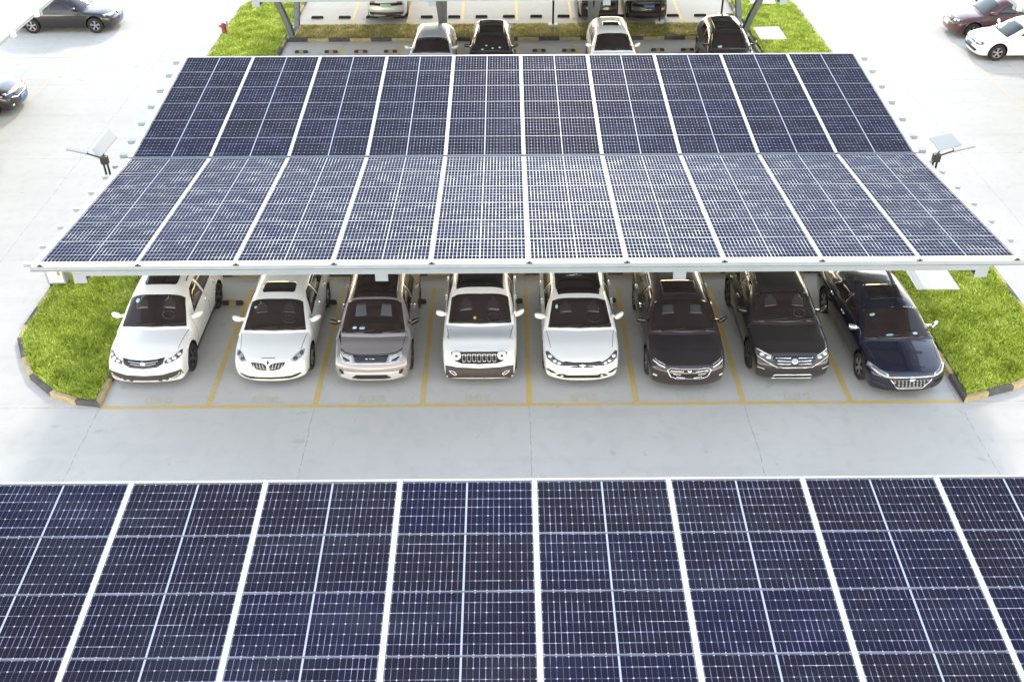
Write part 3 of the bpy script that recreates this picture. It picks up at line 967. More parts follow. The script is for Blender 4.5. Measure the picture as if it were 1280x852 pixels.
    # ---- conforming patches
    def patch(pname, poly, axis, m, off=0.004, parent=None, cell=None, quads=None, lab=None):
        """outline in 2D thrown on to the shell. axis: 'top' (x,y), 'ob' (x,w: seen from in front and above), 'front' (x,z), 'back', 'left'/'right' (y,z)"""
        cs, sn = 0.848, 0.530
        def to3(p):
            if axis == 'top': return Vector((p[0], p[1], 4.0)), Vector((0, 0, -1))
            if axis == 'ob': return Vector((p[0], 0, 0)) + Vector((0, sn, cs)) * p[1] - Vector((0, cs, -sn)) * 4.0, Vector((0, cs, -sn))
            if axis == 'front': return Vector((p[0], -3, p[1])), Vector((0, 1, 0))
            if axis == 'back': return Vector((p[0], L + 3, p[1])), Vector((0, -1, 0))
            if axis == 'right': return Vector((3, p[0], p[1])), Vector((-1, 0, 0))
            if axis == 'left': return Vector((-3, p[0], p[1])), Vector((1, 0, 0))
        pb = bmesh.new()
        if quads:
            A = [pb.verts.new((p[0], p[1], 0)) for p in quads[0]]; B = [pb.verts.new((p[0], p[1], 0)) for p in quads[1]]
            for i in range(len(A)):
                j = (i + 1) % len(A); pb.faces.new((A[i], A[j], B[j], B[i]))
            poly = [tuple(p) for p in quads[0]]
        else:
            f = pb.faces.new([pb.verts.new((p[0], p[1], 0)) for p in poly])
            bmesh.ops.triangulate(pb, faces=[f])
        cell = cell or sp.get('cell', 0.05)
        us = [p[0] for p in poly]; vs_ = [p[1] for p in poly]
        for k in np.arange(math.floor(min(us) / cell) * cell, max(us), cell):
            bmesh.ops.bisect_plane(pb, geom=pb.verts[:] + pb.edges[:] + pb.faces[:], plane_co=(k + 1e-5, 0, 0), plane_no=(1, 0, 0))
        for k in np.arange(math.floor(min(vs_) / cell) * cell, max(vs_), cell):
            bmesh.ops.bisect_plane(pb, geom=pb.verts[:] + pb.edges[:] + pb.faces[:], plane_co=(0, k + 1e-5, 0), plane_no=(0, 1, 0))
        bmesh.ops.remove_doubles(pb, verts=pb.verts, dist=0.0005)
        miss = []; ref = None
        nrm = {}
        for v in pb.verts:
            o_, d_ = to3((v.co.x, v.co.y))
            hit = bvh.ray_cast(o_, d_)
            if hit[0] is None:
                miss.append(v); continue
            n_ = hit[1]
            if n_.dot(d_) > 0: n_ = -n_
            v.co = hit[0] - d_ * off * 0.4 + n_ * off
            nrm[v] = n_
        if miss: bmesh.ops.delete(pb, geom=miss, context='VERTS')
        if len(pb.faces) == 0: pb.free(); return None
        be = [e for e in pb.edges if len(e.link_faces) == 1]
        nv_ = {}
        d_ = to3((0, 0))[1]
        for e in be:
            for v in e.verts:
                if v not in nv_: nv_[v] = pb.verts.new(v.co - (nrm[v] - d_ * 0.4) * (off + 0.006))
        for e in be:
            a, b = e.verts
            try: pb.faces.new((a, b, nv_[b], nv_[a]))
            except ValueError: pass
        o = build(pname, pb, m, parent or T, smooth=True)
        if lab: o['label'] = lab
        # keep outward facing
        return o
    def mirror(poly): return [(-x, y) for x, y in poly][::-1]
    def ribbon(pts, wd):
        """thin polygon along a polyline"""
        P = [Vector(p) for p in pts]; Lf = []; Rt = []
        for i, p in enumerate(P):
            d = (P[min(i + 1, len(P) - 1)] - P[max(i - 1, 0)]).normalized(); n_ = Vector((-d.y, d.x)) * wd / 2
            Lf.append(tuple(p + n_)); Rt.append(tuple(p - n_))
        return Lf + Rt[::-1]
    c.T, c.patch, c.mirror, c.ribbon, c.gpt, c.hw, c.body = T, patch, mirror, ribbon, gpt, hw, body
    c.W, c.L, c.belt, c.roofmax, c.sp = W, L, belt, roofmax, sp
    gl = sp.get('glass', M['glass'])
    # ---- windscreen: outline traced on the shell
    ym = 0.10
    def zr_(s): return interp(s, zr_pts)
    s0, s1 = sp['ws'][0], sp['ws'][1]
    right = []
    for t in np.linspace(0, 1, 9):
        s = s0 + (s1 - s0) * t
        th = 0.62 + 0.0 * t
        th = sp.get('ws_th', 0.62)
        p = gpt(s, th); right.append((p.x - 0.025, p.y))
    topc = []
    for t in np.linspace(0.12, 0.88, 7):
        th = sp.get('ws_th', 0.62) + (math.pi - 2 * sp.get('ws_th', 0.62)) * t
        p = gpt(s1, th if th <= math.pi / 2 else math.pi - th)
        topc.append((p.x if th <= math.pi / 2 else -p.x, p.y))
    botc = []
    for t in np.linspace(0.12, 0.88, 7):
        th = sp.get('ws_th', 0.62) + (math.pi - 2 * sp.get('ws_th', 0.62)) * t
        p = gpt(s0, th if th <= math.pi / 2 else math.pi - th)
        botc.append((-(p.x if th <= math.pi / 2 else -p.x), p.y))
    poly = right + topc + [(-x, y) for x, y in right[::-1]] + botc
    wsn = patch('windscreen', poly, 'top', gl, off=0.003)
    # wipers
    if sp.get('detail', True):
        bw_ = bmesh.new()
        for sx in (-1, 0.25):
            a = gpt(s0 + 0.03, 1.35); 
            p0 = Vector((sx * W * 0.62 + 0.1, a.y - 0.03, a.z + 0.025)); p1 = Vector((sx * W * 0.62 + 0.62, a.y + 0.02, a.z + 0.05))
            tube(bw_, [p0, p1], 0.010, 6)
        build('wiper', bw_, M['black'], T)
    # ---- side windows
    def side_poly(y0, y1, zt0, inset=0.0, slant0=0.0, slant1=0.0, z0=None):
        z0 = belt + 0.02 if z0 is None else z0
        return [(y0 - slant0, z0), (y1 + slant1, z0), (y1, zt0), (y0, zt0)]
    wins = sp.get('wins')
    for side in ('right', 'left'):
        for wp in wins:
            patch('side_window', wp, side, gl, off=0.004, cell=0.08)
    # rear window
    if sp.get('rear_ws'):
        a, b = sp['rear_ws']; R2 = []
        for t in np.linspace(0, 1, 6):
            p = gpt(a + (b - a) * t, 0.66); R2.append((p.x - 0.02, p.y))
        pol = R2 + [(-x, y) for x, y in R2[::-1]]
        patch('rear_window', pol, 'top', gl)
    # door seams and handles
    if sp.get('detail', True):
        for side in ('right', 'left'):
            for y_ in sp['seams']:
                patch('door_seam', ribbon([(y_, belt), (y_, zb + 0.22), (y_ + 0.04, zb + 0.12)], 0.012), side, M['seam'], off=0.001, cell=0.09)
            for y_ in sp['handles']:
                patch('door_handle', [(y_, belt - 0.13), (y_ + 0.17, belt - 0.125), (y_ + 0.17, belt - 0.095), (y_, belt - 0.10)], side, sp.get('handle_mat', sp['paint']), off=0.02, cell=0.1)
        # bonnet shut lines
        hs = sp.get('hood_seam', [(0.80, 0.55), (0.86, 1.0), (0.90, sp['ws'][0] + 0.05)])
        hp = [(x * W, y) for x, y in hs]
        for q_ in (hp, [(-x, y) for x, y in hp]):
            patch('bonnet_seam', ribbon(q_, 0.010), 'top', M['seam'], off=0.001)
    # ---- mirrors
    for sx in (-1, 1):
        mb = bmesh.new()
        my = sp['ws'][0] + sp.get('mir_dy', 0.42); mz = belt + 0.09
        cx_ = sx * (W + 0.065)
        seg, rg = 14, 8
        prev = None
        for i in range(rg + 1):
            ph = -math.pi / 2 + math.pi * i / rg
            ring = []
            for k in range(seg):
                a = 2 * math.pi * k / seg
                X_ = math.copysign(abs(math.cos(a)) ** 0.8, math.cos(a)) * math.cos(ph) ** 0.6 if math.cos(ph) > 1e-6 else 0
                Z_ = math.copysign(abs(math.sin(a)) ** 0.8, math.sin(a)) * math.cos(ph) ** 0.6 if math.cos(ph) > 1e-6 else 0
                Y_ = math.sin(ph)
                yy = my + 0.075 * Y_ * (1.0 if Y_ < 0 else 0.45) + sx * 0.05 * X_ * sx * 0.6
                ring.append(mb.verts.new((cx_ + 0.115 * X_, yy + 0.05 * (X_ * sx), mz + 0.075 * Z_ + 0.01 * X_ * sx)))
            if prev:
                for k in range(seg): mb.faces.new((prev[k], prev[(k + 1) % seg], ring[(k + 1) % seg], ring[k]))
            prev = ring
        bmesh.ops.remove_doubles(mb, verts=mb.verts, dist=0.0006)
        bar(mb, (sx * W * 0.86, my + 0.03, mz - 0.05), (cx_ - sx * 0.03, my + 0.02, mz - 0.055), 0.07, 0.045, mi=0)
        build('door_mirror', mb, [sp.get('mirror_mat', sp['paint']), M['black']], T, smooth=True)
    # ---- wheels
    wheel_master = None
    for ay in (ax_f, ax_r):
        for sx in (-1, 1):
            if wheel_master is None or True:
                tb = bmesh.new(); prof = []
                tw = 0.11
                prof = [(0.62 * wr, -tw * 0.9), (0.72 * wr, -tw), (0.93 * wr, -tw), (0.99 * wr, -tw * 0.8), (wr, -tw * 0.3), (wr, tw * 0.3), (0.99 * wr, tw * 0.8), (0.93 * wr, tw), (0.72 * wr, tw), (0.62 * wr, tw * 0.9), (0.60 * wr, 0)]
                n = sp.get('wseg', 32)
                rr = []
                for k in range(n):
                    a = 2 * math.pi * k / n
                    rr.append([tb.verts.new((p[1], p[0] * math.cos(a), p[0] * math.sin(a))) for p in prof])
                for k in range(n):
                    for j in range(len(prof)):
                        j2 = (j + 1) % len(prof)
                        tb.faces.new((rr[k][j], rr[(k + 1) % n][j], rr[(k + 1) % n][j2], rr[k][j2]))
                wo = build('wheel', tb, M['tyre'], T, smooth=True)
                wo.location = (sx * (W - 0.125 + sp.get('wout', 0.0)), ay, wr)
                rb = bmesh.new()
                xo = sx * tw * 0.80
                ns = sp.get('spokes', 5)
                # rim lip, dark barrel, hub, spokes
                for (ra, rb_, xa, xb, mi) in ((0.66 * wr, 0.58 * wr, xo * 1.05, xo * 1.02, 0), (0.60 * wr, 0.56 * wr, xo * 1.0, -xo * 0.5, 1)):
                    n2 = n
                    A = [rb.verts.new((xa, ra * math.cos(2 * math.pi * k / n2), ra * math.sin(2 * math.pi * k / n2))) for k in range(n2)]
                    B = [rb.verts.new((xb, rb_ * math.cos(2 * math.pi * k / n2), rb_ * math.sin(2 * math.pi * k / n2))) for k in range(n2)]
                    for k in range(n2): rb.faces.new((A[k], A[(k + 1) % n2], B[(k + 1) % n2], B[k])).material_index = mi
                    if mi == 1: rb.faces.new(B).material_index = 1
                tube(rb, [(xo * 0.7, 0, 0), (xo * 1.04, 0, 0)], 0.16 * wr, 12)
                for k in range(ns):
                    for dd in ((-0.09, 0.09) if sp.get('twin', True) else (0,)):
                        a = 2 * math.pi * k / ns + 0.3
                        a1 = a + dd * 1.6
                        bar(rb, (xo * 0.96, 0.12 * wr * math.cos(a), 0.12 * wr * math.sin(a)), (xo * 1.0, 0.62 * wr * math.cos(a1), 0.62 * wr * math.sin(a1)), 0.035, 0.02, up=(1, 0, 0))
                build('rim', rb, [sp.get('rim_mat', M['rim']), M['black']], wo)
    return c

def oval(cx, cy, rx, ry, n=16): return [(cx + rx * math.cos(2 * math.pi * k / n), cy + ry * math.sin(2 * math.pi * k / n)) for k in range(n)]

def frame(c, nm, poly, wd, axis, m, off):
    # outer ring then hole: slit polygon
    P = [Vector(p) for p in poly]; n = len(P)
    area = sum(P[i].x * P[(i + 1) % n].y - P[(i + 1) % n].x * P[i].y for i in range(n))
    if area < 0: P = P[::-1]
    inn = offset_poly([tuple(p) for p in P], wd)
    return c.patch(nm, None, axis, m, off=off, cell=0.08, quads=([tuple(p) for p in P], [tuple(p) for p in inn]))

def hatch(c, nm, poly_half, w0, w1, n, wd, m, off, slope=0.0, parent=None):
    """n horizontal slats across the grille, from -x to x at each height"""
    for k in range(n):
        w_ = w0 + (w1 - w0) * (k + 0.5) / n
        x = poly_half(w_)
        c.patch(nm, [(-x, w_ - wd / 2 + slope), (0, w_ - wd / 2), (x, w_ - wd / 2 + slope), (x, w_ + wd / 2 + slope), (0, w_ + wd / 2), (-x, w_ + wd / 2 + slope)], 'ob', m, off=off, cell=0.1, parent=parent)

def seats(c, y0, col, wheel=True):
    m_ = mat('glass_over_seats', col, .05, spec=.6)
    for sg in (-1, 1):
        q_ = [(sg * .19, y0), (sg * .47, y0), (sg * .46, y0 + .16), (sg * .40, y0 + .20), (sg * .39, y0 + .27), (sg * .27, y0 + .27), (sg * .26, y0 + .20), (sg * .20, y0 + .16)]
        c.patch('seat_behind_glass', q_ if sg > 0 else q_[::-1], 'top', m_, off=.0045)
    if wheel: frame(c, 'steering_wheel', oval(.34, y0 - .14, .16, .10, 18), .022, 'top', mat('glass_over_wheel', (.008, .007, .007), .05, spec=.6), .0055)

WHITE = paint('pearl_white_paint', (0.86, 0.86, 0.86), 0.35)
WHITE2 = paint('white_car_paint', (0.84, 0.86, 0.87), 0.35)
SILVER = paint('champagne_silver_paint', (0.35, 0.33, 0.345), 0.35, 0.5)
GREYBLUE = paint('pale_blue_silver_paint', (0.52, 0.57, 0.63), 0.35, 0.35)
BROWNBLK = paint('brownish_black_paint', (0.028, 0.020, 0.024), 0.3)
BLACK = paint('black_car_paint', (0.020, 0.0165, 0.018), 0.3)
JET = paint('jet_black_paint', (0.009, 0.007, 0.008), 0.3)
NAVY = paint('dark_blue_paint', (0.010, 0.011, 0.030), 0.25, 0.2)
MAROON = paint('dark_maroon_paint', (0.08, 0.018, 0.016), 0.3)

def std(**k):
    """common proportions; ws=(bottom, top) stations of the windscreen, kind sedan / suv"""
    kind = k.pop('kind')
    H, belt, cowl, r0, L = k['H'], k['belt'], k['cowl'], k['roof0'], k['L']
    hood_z = k.pop('hood_z', belt - 0.16)
    zc = belt - 0.02
    if kind == 'suv':
        roof = [(cowl - 0.12, belt - 0.14), (cowl, zc), (cowl + (r0 - cowl) * 0.5, zc + (H - 0.17 - zc) * 0.55), (r0, H - 0.13), (r0 + 0.35, H - 0.035), (r0 + 0.9, H), (r0 + 1.6, H - 0.005), (L - 0.75, H - 0.06), (L - 0.42, H - 0.20), (L - 0.12, belt + 0.10), (L - 0.03, belt - 0.10)]
        top = [(0, hood_z - 0.03), (0.15, hood_z), (0.5, hood_z + 0.07), (cowl - 0.1, belt - 0.045), (cowl + 0.4, belt), (L * 0.6, belt + 0.01), (L - 0.2, belt), (L, belt - 0.08)]
        wins = [[(cowl + 0.62, belt + 0.03), (cowl + 1.50, belt + 0.04), (cowl + 1.46, H - 0.17), (cowl + 1.13, H - 0.19), (cowl + 0.95, H - 0.27)],
                [(cowl + 1.60, belt + 0.04), (cowl + 2.36, belt + 0.06), (cowl + 2.22, H - 0.19), (cowl + 1.56, H - 0.17)]]
        k.setdefault('rear_ws', (L - 0.62, L - 0.22))
    else:
        roof = [(cowl - 0.12, belt - 0.14), (cowl, zc), (cowl + (r0 - cowl) * 0.5, zc + (H - 0.12 - zc) * 0.55), (r0, H - 0.09), (r0 + 0.35, H - 0.02), (r0 + 0.75, H), (r0 + 1.3, H - 0.02), (r0 + 1.75, H - 0.09), (r0 + 2.15, H - 0.25), (r0 + 2.5, belt + 0.05), (r0 + 2.65, belt - 0.08)]
        top = [(0, hood_z - 0.04), (0.15, hood_z), (0.5, hood_z + 0.07), (cowl - 0.1, belt - 0.045), (cowl + 0.4, belt), (L * 0.6, belt + 0.01), (L - 0.6, belt + 0.02), (L - 0.15, belt), (L, belt - 0.08)]
        wins = [[(cowl + 0.66, belt + 0.03), (cowl + 1.55, belt + 0.04), (cowl + 1.50, H - 0.15), (cowl + 1.2, H - 0.15), (cowl + 1.0, H - 0.21)],
                [(cowl + 1.63, belt + 0.04), (cowl + 2.42, belt + 0.06), (cowl + 2.2, H - 0.17), (cowl + 1.58, H - 0.15)]]
        k.setdefault('rear_ws', (r0 + 1.85, r0 + 2.42))
    k.setdefault('roof', roof); k.setdefault('top', top); k.setdefault('wins', wins)
    k.setdefault('ws', (cowl + 0.03, r0 + 0.0))
    k.setdefault('seams', (cowl + 0.35, cowl + 1.55, cowl + 2.35))
    k.setdefault('handles', (cowl + 1.30, cowl + 2.15))
    k.setdefault('axf', 0.88)
    return k

GRP = 'cars parked facing the camera under the middle roof'
# 1 white SUV -----------------------------------------------------------
c = make_car('parked_car', std(kind='suv', loc=(-9.05, 0.60, 0), W=1.86, L=4.65, H=1.62, belt=1.03, cowl=1.13, roof0=1.90, wb=2.70, wheel_r=0.35,
    paint=WHITE, clad=0.36, rim_mat=M['rim_dark'], hood_z=0.87, nose=.20, handle_mat=M['chrome'], group=GRP,
    label='white SUV with a short sunroof, parked against the left lawn'))
p = c.patch
p('sunroof', [(-.36, 2.22), (.36, 2.22), (.40, 2.29), (.40, 2.68), (.34, 2.74), (-.34, 2.74), (-.40, 2.68), (-.40, 2.29)], 'top', M['glass'])
g = p('grille', [(-.50, .82), (-.30, .775), (0, .75), (.30, .775), (.50, .82), (.45, .66), (.31, .585), (0, .55), (-.31, .585), (-.45, .66)], 'ob', M['black_gloss'], off=.006)
for k, w_ in enumerate((.635, .69)):
    x = .30 + .05 * k
    p('grille_slat', c.ribbon([(-x, w_ + .045), (-x * .5, w_ + .01), (0, w_), (x * .5, w_ + .01), (x, w_ + .045)], .013), 'ob', M['silver_plastic'], off=.012, parent=g)
p('emblem', oval(0, .675, .06, .045), 'ob', M['chrome'], off=.02, parent=g)
for h in ([(.50, .66), (.49, .74), (.66, .83), (.80, .98), (.84, 1.00), (.85, .90), (.80, .80), (.66, .71)],):
    for q_ in (h, c.mirror(h)):
        hl = p('headlight', q_, 'ob', M['lamp_dark'], off=.007)
        sg = 1 if q_ is h else -1
        for (a, b, r_) in ((.60, .745, .045), (.70, .805, .05), (.79, .89, .04)):
            p('lamp_lens', oval(sg * a, b, r_, r_ * .85), 'ob', M['lamp_white'], off=.013, parent=hl)
p('lower_bumper', [(-.84, .54), (-.74, .50), (-.42, .41), (0, .385), (.42, .41), (.74, .50), (.84, .54), (.86, .44), (.70, .33), (.40, .25), (0, .235), (-.40, .25), (-.70, .33), (-.86, .44)], 'ob', M['dgrey'], off=.006)
p('skid_trim', c.ribbon([(-.30, .262), (0, .256), (.30, .262)], .022), 'ob', M['silver_plastic'], off=.014)
for sg in (-1, 1):
    for x in (.43, .58): p('skid_stud', oval(sg * x, .275 + (x - .43) * .25, .045, .016, 10), 'ob', M['silver_plastic'], off=.014)
    p('fog_trim', c.ribbon([(sg * .62, .33), (sg * .76, .40), (sg * .80, .47)], .016), 'ob', M['silver_plastic'], off=.012)
for sg in (-1, 1):
    b_ = bmesh.new(); tube(b_, [(sg * .60, 2.35, 1.60), (sg * .62, 2.7, 1.665), (sg * .62, 3.6, 1.665), (sg * .60, 3.9, 1.60)], .016, 8)
    build('roof_rail', b_, M['black'], c.T)
p('windscreen_sticker', oval(-.46, 1.78, .05, .05), 'top', M['sticker'], off=.006)

seats(c, 1.60, (.040, .031, .033))
# 2 white sedan ---------------------------------------------------------
c = make_car('parked_car', std(kind='sedan', loc=(-6.13, 0.62, 0), W=1.80, L=4.60, H=1.49, belt=0.96, cowl=1.02, roof0=1.79, wb=2.66, wheel_r=0.325,
    paint=WHITE2, hood_z=0.80, nose=.34, handle_mat=M['chrome'], rim_mat=M['rim'], group=GRP,
    label='white sedan with twin-nostril grille and sunroof, second from left'))
p = c.patch
p('sunroof', [(-.36, 2.02), (.36, 2.02), (.40, 2.08), (.40, 2.38), (.34, 2.44), (-.34, 2.44), (-.40, 2.38), (-.40, 2.08)], 'top', M['glass'])
for sg in (1, -1):
    q_ = [(.03, .49), (.035, .60), (.13, .655), (.41, .68), (.37, .60), (.29, .53), (.15, .49)]
    q_ = q_ if sg > 0 else c.mirror(q_)
    g = p('grille', q_, 'ob', M['black_gloss'], off=.008)
    for x in (.10, .17, .24, .31): p('grille_slat', c.ribbon([(sg * x, .51 + x * .12), (sg * (x + .03), .645)], .012), 'ob', M['silver_plastic'], off=.013, parent=g)
    h = [(.52, .71), (.55, .66), (.70, .72), (.79, .84), (.80, .97), (.73, .95), (.60, .82)]
    hl = p('headlight', h if sg > 0 else c.mirror(h), 'ob', M['lamp'], off=.007)
    p('lamp_lens', oval(sg * .62, .75, .055, .05), 'ob', M['lamp_dark'], off=.013, parent=hl)
    p('lamp_lens', oval(sg * .74, .88, .04, .05), 'ob', M['lamp_dark'], off=.013, parent=hl)
    f_ = [(.34, .285), (.36, .34), (.50, .345), (.70, .42), (.73, .40), (.60, .325), (.46, .285)]
    p('fog_light_recess', f_ if sg > 0 else c.mirror(f_), 'ob', M['black'], off=.007)
p('lower_intake', [(-.40, .33), (0, .318), (.40, .33), (.40, .285), (0, .272), (-.40, .285)], 'ob', M['black'], off=.006)
p('emblem', [(0, .615), (.028, .665), (0, .715), (-.028, .665)], 'ob', M['black_gloss'], off=.015)
p('bonnet_vent', c.ribbon([(-.16, .775), (.16, .775)], .012), 'ob', M['dgrey'], off=.004)
p('windscreen_sticker', oval(-.50, 1.62, .035, .03), 'top', M['sticker'], off=.006)

seats(c, 1.48, (.036, .028, .030))
# 3 champagne SUV -------------------------------------------------------
c = make_car('parked_car', std(kind='suv', loc=(-3.72, 0.60, 0), W=1.84, L=4.6, H=1.64, belt=1.02, cowl=0.80, roof0=1.60, wb=2.66, wheel_r=0.345,
    paint=SILVER, clad=0.36, hood_z=0.90, rim_mat=M['rim_dark'], nose=.19, mirror_mat=M['black_gloss'], group=GRP,
    label='silver-brown SUV with dark glass roof, between two white cars in the facing row'))
p = c.patch
g0, g1 = c.gpt(2.0, .9), c.gpt(3.6, .9)
p('glass_roof', [(-.54, 1.66), (.54, 1.66), (.55, 3.7), (-.55, 3.7)], 'top', M['glass'], off=.004)
g = p('grille', [(-.42, .84), (-.20, .83), (.20, .83), (.42, .84), (.38, .69), (.33, .665), (-.33, .665), (-.38, .69)], 'ob', M['black_gloss'], off=.008)
for k in range(3): p('grille_slat', c.ribbon([(-.37, .70 + .035 * k), (.37, .70 + .035 * k)], .006), 'ob', M['dgrey'], off=.011, parent=g)
for x in (-.09, -.01, .06): p('emblem', oval(x, .755, .032 if abs(x) > .02 else .008, .018, 10), 'ob', M['chrome'], off=.016, parent=g)
p('grille_chrome', c.ribbon([(-.68, .70), (-.45, .64), (-.33, .645), (.33, .645), (.45, .64), (.68, .70)], .018), 'ob', M['chrome'], off=.013)
p('bonnet_lip', c.ribbon([(-.73, .985), (-.62, .90), (-.40, .855), (0, .845), (.40, .855), (.62, .90), (.73, .985)], .016), 'ob', M['black'], off=.008)
for sg in (1, -1):
    h = [(.42, .68), (.45, .835), (.60, .88), (.72, .95), (.74, .83), (.66, .74), (.52, .67)]
    hl = p('headlight', h if sg > 0 else c.mirror(h), 'ob', M['lamp'], off=.006)
    q_ = [(.48, .69), (.50, .73), (.68, .82), (.66, .76), (.58, .70)]
    p('lamp_lens', q_ if sg > 0 else c.mirror(q_), 'ob', M['black_gloss'], off=.012, parent=hl)
    q_ = [(.70, .40), (.76, .50), (.73, .52), (.66, .46), (.64, .40)]
    p('bumper_slash', q_ if sg > 0 else c.mirror(q_), 'ob', M['black'], off=.010)
p('skid_plate', [(-.76, .33), (-.64, .47), (-.50, .45), (0, .43), (.50, .45), (.64, .47), (.76, .33), (.50, .245), (0, .23), (-.50, .245)], 'ob', M['silver_plastic'], off=.006)
p('lower_intake', [(-.47, .30), (-.36, .375), (.36, .375), (.47, .30), (.30, .275), (-.30, .275)], 'ob', M['black'], off=.012)
for (x, y, rx) in ((-.44, 0.99, .05), (-.26, 0.97, .07)): p('windscreen_sticker', oval(x, y, rx, .03), 'top', M['sticker'], off=.006)
for sg in (-1, 1):
    q_ = [(sg * .17, 1.24), (sg * .44, 1.24), (sg * .41, 1.50), (sg * .20, 1.50)]
    p('seat_behind_glass', q_ if sg > 0 else q_[::-1], 'top', mat('glass_over_pale_seat', (.085, .09, .11), .05, spec=.6), off=.005)

# 4 small boxy white SUV ------------------------------------------------
WC = 1.00
c = make_car('parked_car', std(kind='suv', loc=(-1.17, 0.66, 0), W=1.80, L=4.25, H=1.66, belt=1.05, cowl=1.08, roof0=1.72, wb=2.57, wheel_r=0.345,
    paint=WHITE2, clad=0.42, arch_clad=True, hood_z=0.98, nose=.12, nose_pow=4, rw=.78, crown=.06, gw=.93, mir_dy=.36, axf=.80, group=GRP,
    front=[(0.15, 0.10), (0.3, 0.0), (0.45, 0.0), (0.55, 0.06), (0.75, 0.07), (0.9, 0.10), (1.0, 0.16)],
    ws_th=.55, clad_mat=M['dgrey'],
    label='small boxy white SUV with round headlights, slotted grille and black roof'))
p = c.patch
p('black_roof', [(-.58, 1.92), (.58, 1.92), (.60, 3.75), (-.60, 3.75)], 'top', M['black_gloss'], off=.004)
fp = [(-.66, .86), (-.63, .74), (-.55, .65), (-.42, .60), (0, .58), (.42, .60), (.55, .65), (.63, .74), (.66, .86), (.58, .875), (-.58, .875)]
g = p('grille', fp, 'ob', M['black_gloss'], off=.006)
for k in range(7):
    x = (k - 3) * .118
    sl_ = [(x - .045, .815), (x - .045, .66), (x - .03, .64), (x + .03, .64), (x + .045, .66), (x + .045, .815), (x + .03, .83), (x - .03, .83)]
    frame(c, 'slot_surround', sl_, .014, 'ob', M['chrome'], .013).parent = g
for sg in (-1, 1):
    hl = p('headlight', oval(sg * .53, .79, .105, .105, 22), 'ob', M['lamp_white'], off=.016)
    p('lamp_lens', oval(sg * .53, .79, .035, .035), 'ob', M['lamp_dark'], off=.022, parent=hl)
bp_ = [(-.88, .55), (-.66, .53), (-.52, .50), (0, .475), (.52, .50), (.66, .53), (.88, .55), (.88, .30), (.70, .21), (0, .17), (-.70, .21), (-.88, .30)]
p('lower_bumper', bp_, 'ob', M['dgrey'], off=.010)
for sg in (-1, 1):
    q_ = [(sg * .52, .335), (sg * .62, .42), (sg * .72, .43), (sg * .70, .39), (sg * .58, .30)]
    q_ = q_ if sg > 0 else q_[::-1]
    p('fog_light', q_, 'ob', M['black'], off=.014)
    frame(c, 'fog_light_surround', q_, .018, 'ob', M['chrome'], .018)
for (x, y) in ((-.76, .66), (-.70, .98), (.72, .94)): p('bonnet_bolt', oval(x, y, .014, .014, 8), 'top', M['dgrey'], off=.004)
p('windscreen_sticker', oval(-.12, 1.24, .035, .03), 'top', mat('yellow_ornament', (.5, .4, .05), .5), off=.006)

seats(c, 1.40, (.034, .027, .029))
# 5 white sedan with black roof ----------------------------------------
c = make_car('parked_car', std(kind='sedan', loc=(1.25, 0.56, 0), W=1.83, L=4.65, H=1.47, belt=0.98, cowl=1.08, roof0=1.83, wb=2.70, wheel_r=0.325,
    paint=WHITE2, hood_z=0.82, nose=.30, rw=.72, group=GRP,
    label='white sedan with a black roof, right of the boxy white SUV'))
p = c.patch
p('black_roof', [(-.50, 1.98), (.50, 1.98), (.56, 2.3), (.55, 3.45), (-.55, 3.45), (-.56, 2.3)], 'top', M['black_gloss'], off=.004)
g = p('grille', [(-.50, .66), (-.40, .69), (-.2, .665), (.2, .665), (.40, .69), (.50, .66), (.44, .58), (.2, .545), (-.2, .545), (-.44, .58)], 'ob', M['black_gloss'], off=.007)
for sg in (-1, 1):
    q_ = [(sg * .07, .585), (sg * .20, .57), (sg * .40, .575), (sg * .43, .59), (sg * .20, .592)]
    p('grille_wing', q_ if sg > 0 else q_[::-1], 'ob', M['chrome'], off=.014, parent=g)
    h = [(.46, .575), (.45, .67), (.62, .75), (.80, .92), (.85, .90), (.82, .76), (.72, .66), (.58, .60)]
    hl = p('headlight', h if sg > 0 else c.mirror(h), 'ob', M['lamp_dark'], off=.006)
    for (a, b, r_) in ((.54, .64, .04), (.64, .69, .04), (.75, .80, .05)): p('lamp_lens', oval(sg * a, b, r_, r_ * .8), 'ob', M['lamp_white'], off=.012, parent=hl)
    q_ = [(.60, .395), (.64, .43), (.82, .52), (.83, .49), (.72, .41)]
    p('bumper_slit', q_ if sg > 0 else c.mirror(q_), 'ob', M['black'], off=.007)
e_ = p('emblem', [(0, .545), (.05, .56), (.085, .60), (.03, .61), (0, .64), (-.03, .61), (-.085, .60), (-.05, .56)], 'ob', M['chrome'], off=.018)
p('lower_intake', [(-.62, .345), (-.55, .38), (-.42, .385), (-.36, .355), (.36, .355), (.42, .385), (.55, .38), (.62, .345), (.40, .285), (-.40, .285)], 'ob', M['black'], off=.006)
for sg in (-1, 1): p('fog_light', oval(sg * .47, .335, .035, .02), 'ob', M['lamp_white'], off=.013)
p('windscreen_sticker', oval(-.55, 1.66, .03, .05), 'top', M['sticker'], off=.006)

seats(c, 1.50, (.036, .029, .031))
